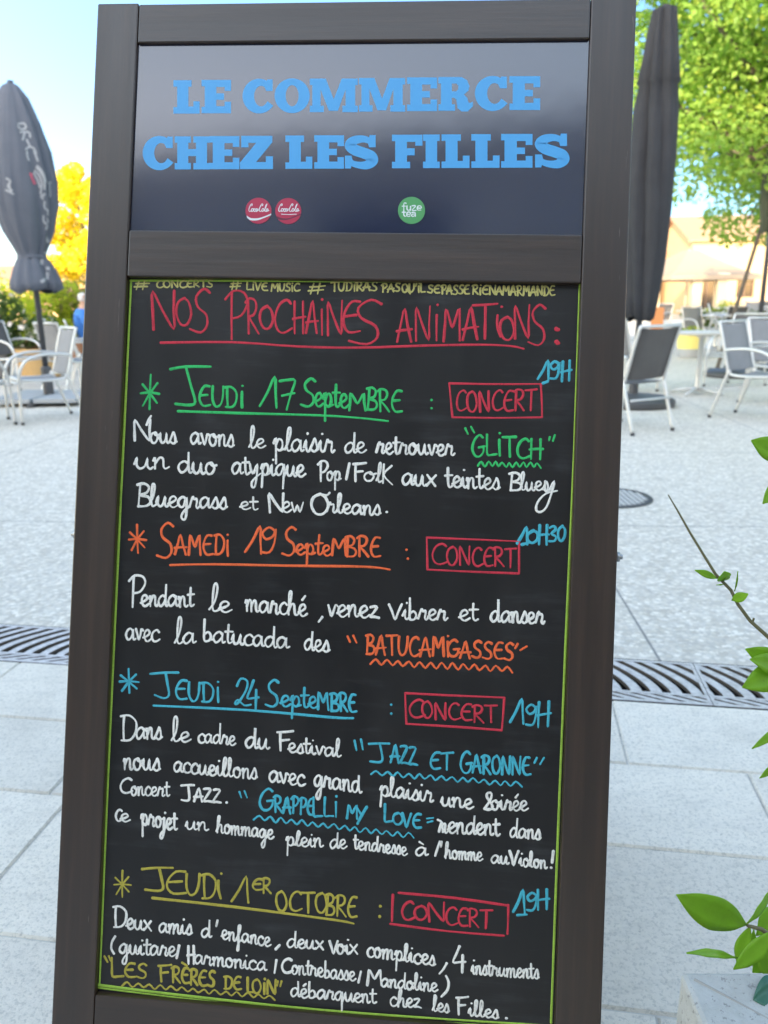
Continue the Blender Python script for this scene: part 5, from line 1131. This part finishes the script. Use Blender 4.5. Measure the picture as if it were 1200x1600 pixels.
# the left rim sits a little lower than the far rim, with a worn mitre
V[3] = rim_pt(0, Dp, Hh - .004); V[7] = rim_pt(rw, Dp-rw*.72, Hh - .02)
mb.add(V, F_); mb.build('trough', M['cast'], t, bevel=.006)
mb = MB(); mb.tube([rim_pt(.012, .010, Hh-.0022), rim_pt(rw*.5, rw*.36, Hh-.0080), rim_pt(rw-.006, rw*.70, Hh-.0140)], .0026, 6); mb.build('mitre_joint', mat('dirty_joint', (.36, .335, .30), .95), t)
mb = MB(); mb.box((rw*.9, -(Dp-rw*.65), Hh-.099), (L-rw*.9, -rw*.65, Hh-.07)); mb.build('soil', noisy('dark_soil', (.045, .032, .024), (.08, .06, .045), sc=40, bump=.8), t)

m = leaf_mat('glossy_laurel_leaves', (.25, .46, .028), (.34, .54, .05), .45); m.node_tree.nodes['Principled BSDF'].inputs['Roughness'].default_value = .3; M['laurel'] = m
n = NT(m); pc = m.node_tree.nodes['Principled BSDF'].inputs['Base Color'].links[0].from_socket
bl = n.noise(n.coord(), 38, 5, .7); sp = n.noise(n.coord(), 160, 2, .6)
c = n.mix(n.math('MULTIPLY', n.math('MAXIMUM', n.math('SUBTRACT', bl, .42), 0.0), 2.2), pc, (.20, .34, .03)); c = n.mix(n.math('MULTIPLY', n.math('GREATER_THAN', sp, .72), .5), c, (.14, .13, .03)); n.base(c)
n.bump(n.noise(n.coord(), 90, 3, .6), .25, .002)
M['laurel_dark'] = mat('glossy_dark_leaf', (.03, .12, .07), .22); M['twig'] = mat('green_brown_twig', (.15, .13, .06), .6); M['rib'] = mat('pale_midrib', (.30, .42, .07), .5)
plant = thing('laurel_shrub', (.66, .50, .36), 0, 'glossy green laurel shrub with long bare shoot growing from the stone planter', 'shrub')
PO = Vector((.66, .50, .36))
def W3(x, y, dep): return CAM + (fw + rt*((x-600)/F_PX) - up*((y-800)/F_PX))*dep - PO
def leaf_blade(base, tip, width, face, bend=.12, mat_=None, fold=.18, name='leaf'):
    """one leaf: base and tip points, width as a share of the length, face = direction the blade looks"""
    base, tip = Vector(base), Vector(tip); ax = tip - base; l = ax.length; ax.normalize()
    side = ax.cross(face).normalized(); nrm = side.cross(ax).normalized(); n = 14; vs = []; fs = []
    for i in range(n+1):
        t_ = i/n; wv_ = width*l*.5*(math.sin(math.pi*min(1, t_**1.05))**.9) if 0 < t_ < 1 else 0.0006
        c = base + ax*l*t_ + nrm*(-bend*l*(t_-.5)**2*1.6 + bend*l*.4)
        for k in (-1, -.5, 0, .5, 1):
            vs.append(c + side*wv_*k + nrm*(abs(k)*wv_*fold + .006*l*math.sin(t_*19+k*2)*abs(k)))
    for i in range(n):
        for k in range(4): fs.append((i*5+k, i*5+k+1, i*5+5+k+1, i*5+5+k))
    mb = MB(); mb.add(vs, fs); o = mb.build(name, mat_ or M['laurel'], plant, smooth=True, fixn=False)
    so_ = o.modifiers.new('thickness', 'SOLIDIFY'); so_.thickness = .0006
    mb = MB(); mb.tube([vs[i*5+2] - nrm*.0006 for i in range(0, n, 2)], [.0006*(1-i/n)+.0002 for i in range(0, n, 2)], 5); mb.build('midrib', M['rib'], o, smooth=True)
    return o
TOC = -fw
def lf(bx, by, tx, ty, w_, d0=.98, d1=.98, tilt=(0, 0, 0), mat_=None, bend=.10, fold=.15): leaf_blade(W3(bx, by, d0), W3(tx, ty, d1), w_, (TOC + Vector(tilt)).normalized(), bend, mat_, fold)
lf(1167, 1446, 1057, 1398, .36, .98, .95); lf(1167, 1444, 1206, 1386, .20, .98, 1.02, (.7, 0, 0)); lf(1152, 1497, 1073, 1489, .11, .99, .94, (0, .3, 1.6)); lf(1215, 1452, 1146, 1515, .30, .96, .95, (-.2, 0, .2))
lf(1182, 1462, 1212, 1414, .55, 1.0, 1.02, (.2, 0, .2)); lf(1172, 1447, 1152, 1506, .32, .985, 1.0, (-.6, 0, 0)); lf(1178, 1452, 1168, 1512, .25, 1.0, 1.01); lf(1212, 1478, 1176, 1520, .6, 1.0, 1.0, (.3, 0, .3)); lf(1186, 1480, 1207, 1530, .5, .99, .99)
lf(1230, 1548, 1177, 1562, .70, .86, .84, (-.5, 0, .9), M['laurel_dark'], .2, .25); lf(1232, 1600, 1180, 1570, .55, .87, .85, (-.2, 0, .5), M['laurel_dark'])
lf(1228, 1040, 1165, 1014, .38, 1.0, .98); lf(1232, 1046, 1172, 1030, .40, .99, .97, (0, 0, .4)); lf(1236, 1042, 1160, 1074, .42, 1.0, .97, (.1, 0, .3)); lf(1232, 1128, 1175, 1170, .16, 1.0, .98, (.5, 0, .8)); lf(1222, 1180, 1187, 1216, .26, 1.0, .98, (.6, 0, 0))
lf(1228, 716, 1174, 688, .50, 1.02, 1.0); lf(1222, 748, 1192, 787, .38, 1.02, 1.0); lf(1262, 720, 1214, 640, .4, 1.05, 1.03); lf(1260, 880, 1215, 830, .4, 1.04, 1.02); lf(1250, 1240, 1216, 1290, .4, 1.0, .98)
mb = MB(); P = [W3(*q) for q in ((1300, 1100, 1.0), (1248, 1040, 1.0), (1200, 995, 1.0), (1172, 970, 1.0), (1153, 944, 1.0), (1142, 922, 1.0), (1118, 897, 1.0), (1100, 868, 1.0), (1078, 832, 1.0), (1060, 800, 1.0), (1044, 773, 1.0))]
mb.tube(P, [.0042, .0034, .0026, .0023, .0022, .0021, .0019, .0017, .0015, .0012, .0007], 8); mb.build('shoot', M['twig'], plant, smooth=True)
lf(1121, 904, 1086, 891, .26, 1.0, .99, (0, 0, .2)); lf(1143, 938, 1169, 928, .50, 1.0, .98, (0, 0, .3)); lf(1128, 908, 1132, 893, .75, 1.0, .98); lf(1130, 908, 1140, 899, .6, 1.0, .99, (.4, 0, 0)); lf(1131, 913, 1120, 914, .12, 1.0, .99); lf(1148, 924, 1153, 893, .07, 1.0, .98)
mb = MB(); mb.tube([W3(1176, 972, 1.0), W3(1178, 966, .998)], .0014, 6); mb.build('bud', M['twig'], plant)
for P, r in (([(1300, 1700, .98), (1290, 1500, .99), (1280, 1300, 1.0), (1300, 1100, 1.0), (1290, 900, 1.03), (1262, 760, 1.03), (1240, 720, 1.02)], .007), ([(1300, 1690, .97), (1250, 1570, .97), (1215, 1470, .98), (1190, 1452, .98), (1167, 1446, .98)], .005), ([(1300, 1690, .97), (1255, 1600, .9), (1232, 1560, .86)], .005)):
    mb = MB(); pts = [W3(*q) for q in P]; mb.tube(pts, [r*(1-.75*i/len(pts)) for i in range(len(pts))], 8); mb.build('stem', M['twig'], plant, smooth=True)
rs = random.Random(77)
for i in range(34):      # the rest of the bush, right of the picture
    b = Vector((rs.uniform(-.02, .35), rs.uniform(-.16, .12), rs.uniform(.08, .85))); a = rs.uniform(0, 6.28); e = rs.uniform(-.3, .6); l = rs.uniform(.06, .10)
    d = Vector((math.cos(a)*math.cos(e), math.sin(a)*math.cos(e), math.sin(e)))
    if (PO + b).x < .60: continue
    leaf_blade(b, b + d*l, rs.uniform(.35, .5), Vector((rs.gauss(0, .4), rs.gauss(0, .4), 1)).normalized())
    mb = MB(); mb.tube([(b.x*.6, b.y*.6, max(.0, b.z-.2)), b], [.003, .0012], 6); mb.build('stem', M['twig'], plant)
# litter on the slabs
for i, (x, y, l, a, lab) in enumerate(((.36, 1.12, .016, .4, 'tiny green leaf scrap on the slab right of the board foot'), (.93, 1.52, .03, 2.0, 'small dry twig lying on the slab near the planter'))):
    t = thing('leaf_litter', (x, y, .002), a, lab, 'litter'); mb = MB(); mb.tube([(-l, 0, .002), (0, .002, .004), (l, -.002, .002)], [.0008, .0022, .0006], 6); mb.build('scrap', M['twig'], t)
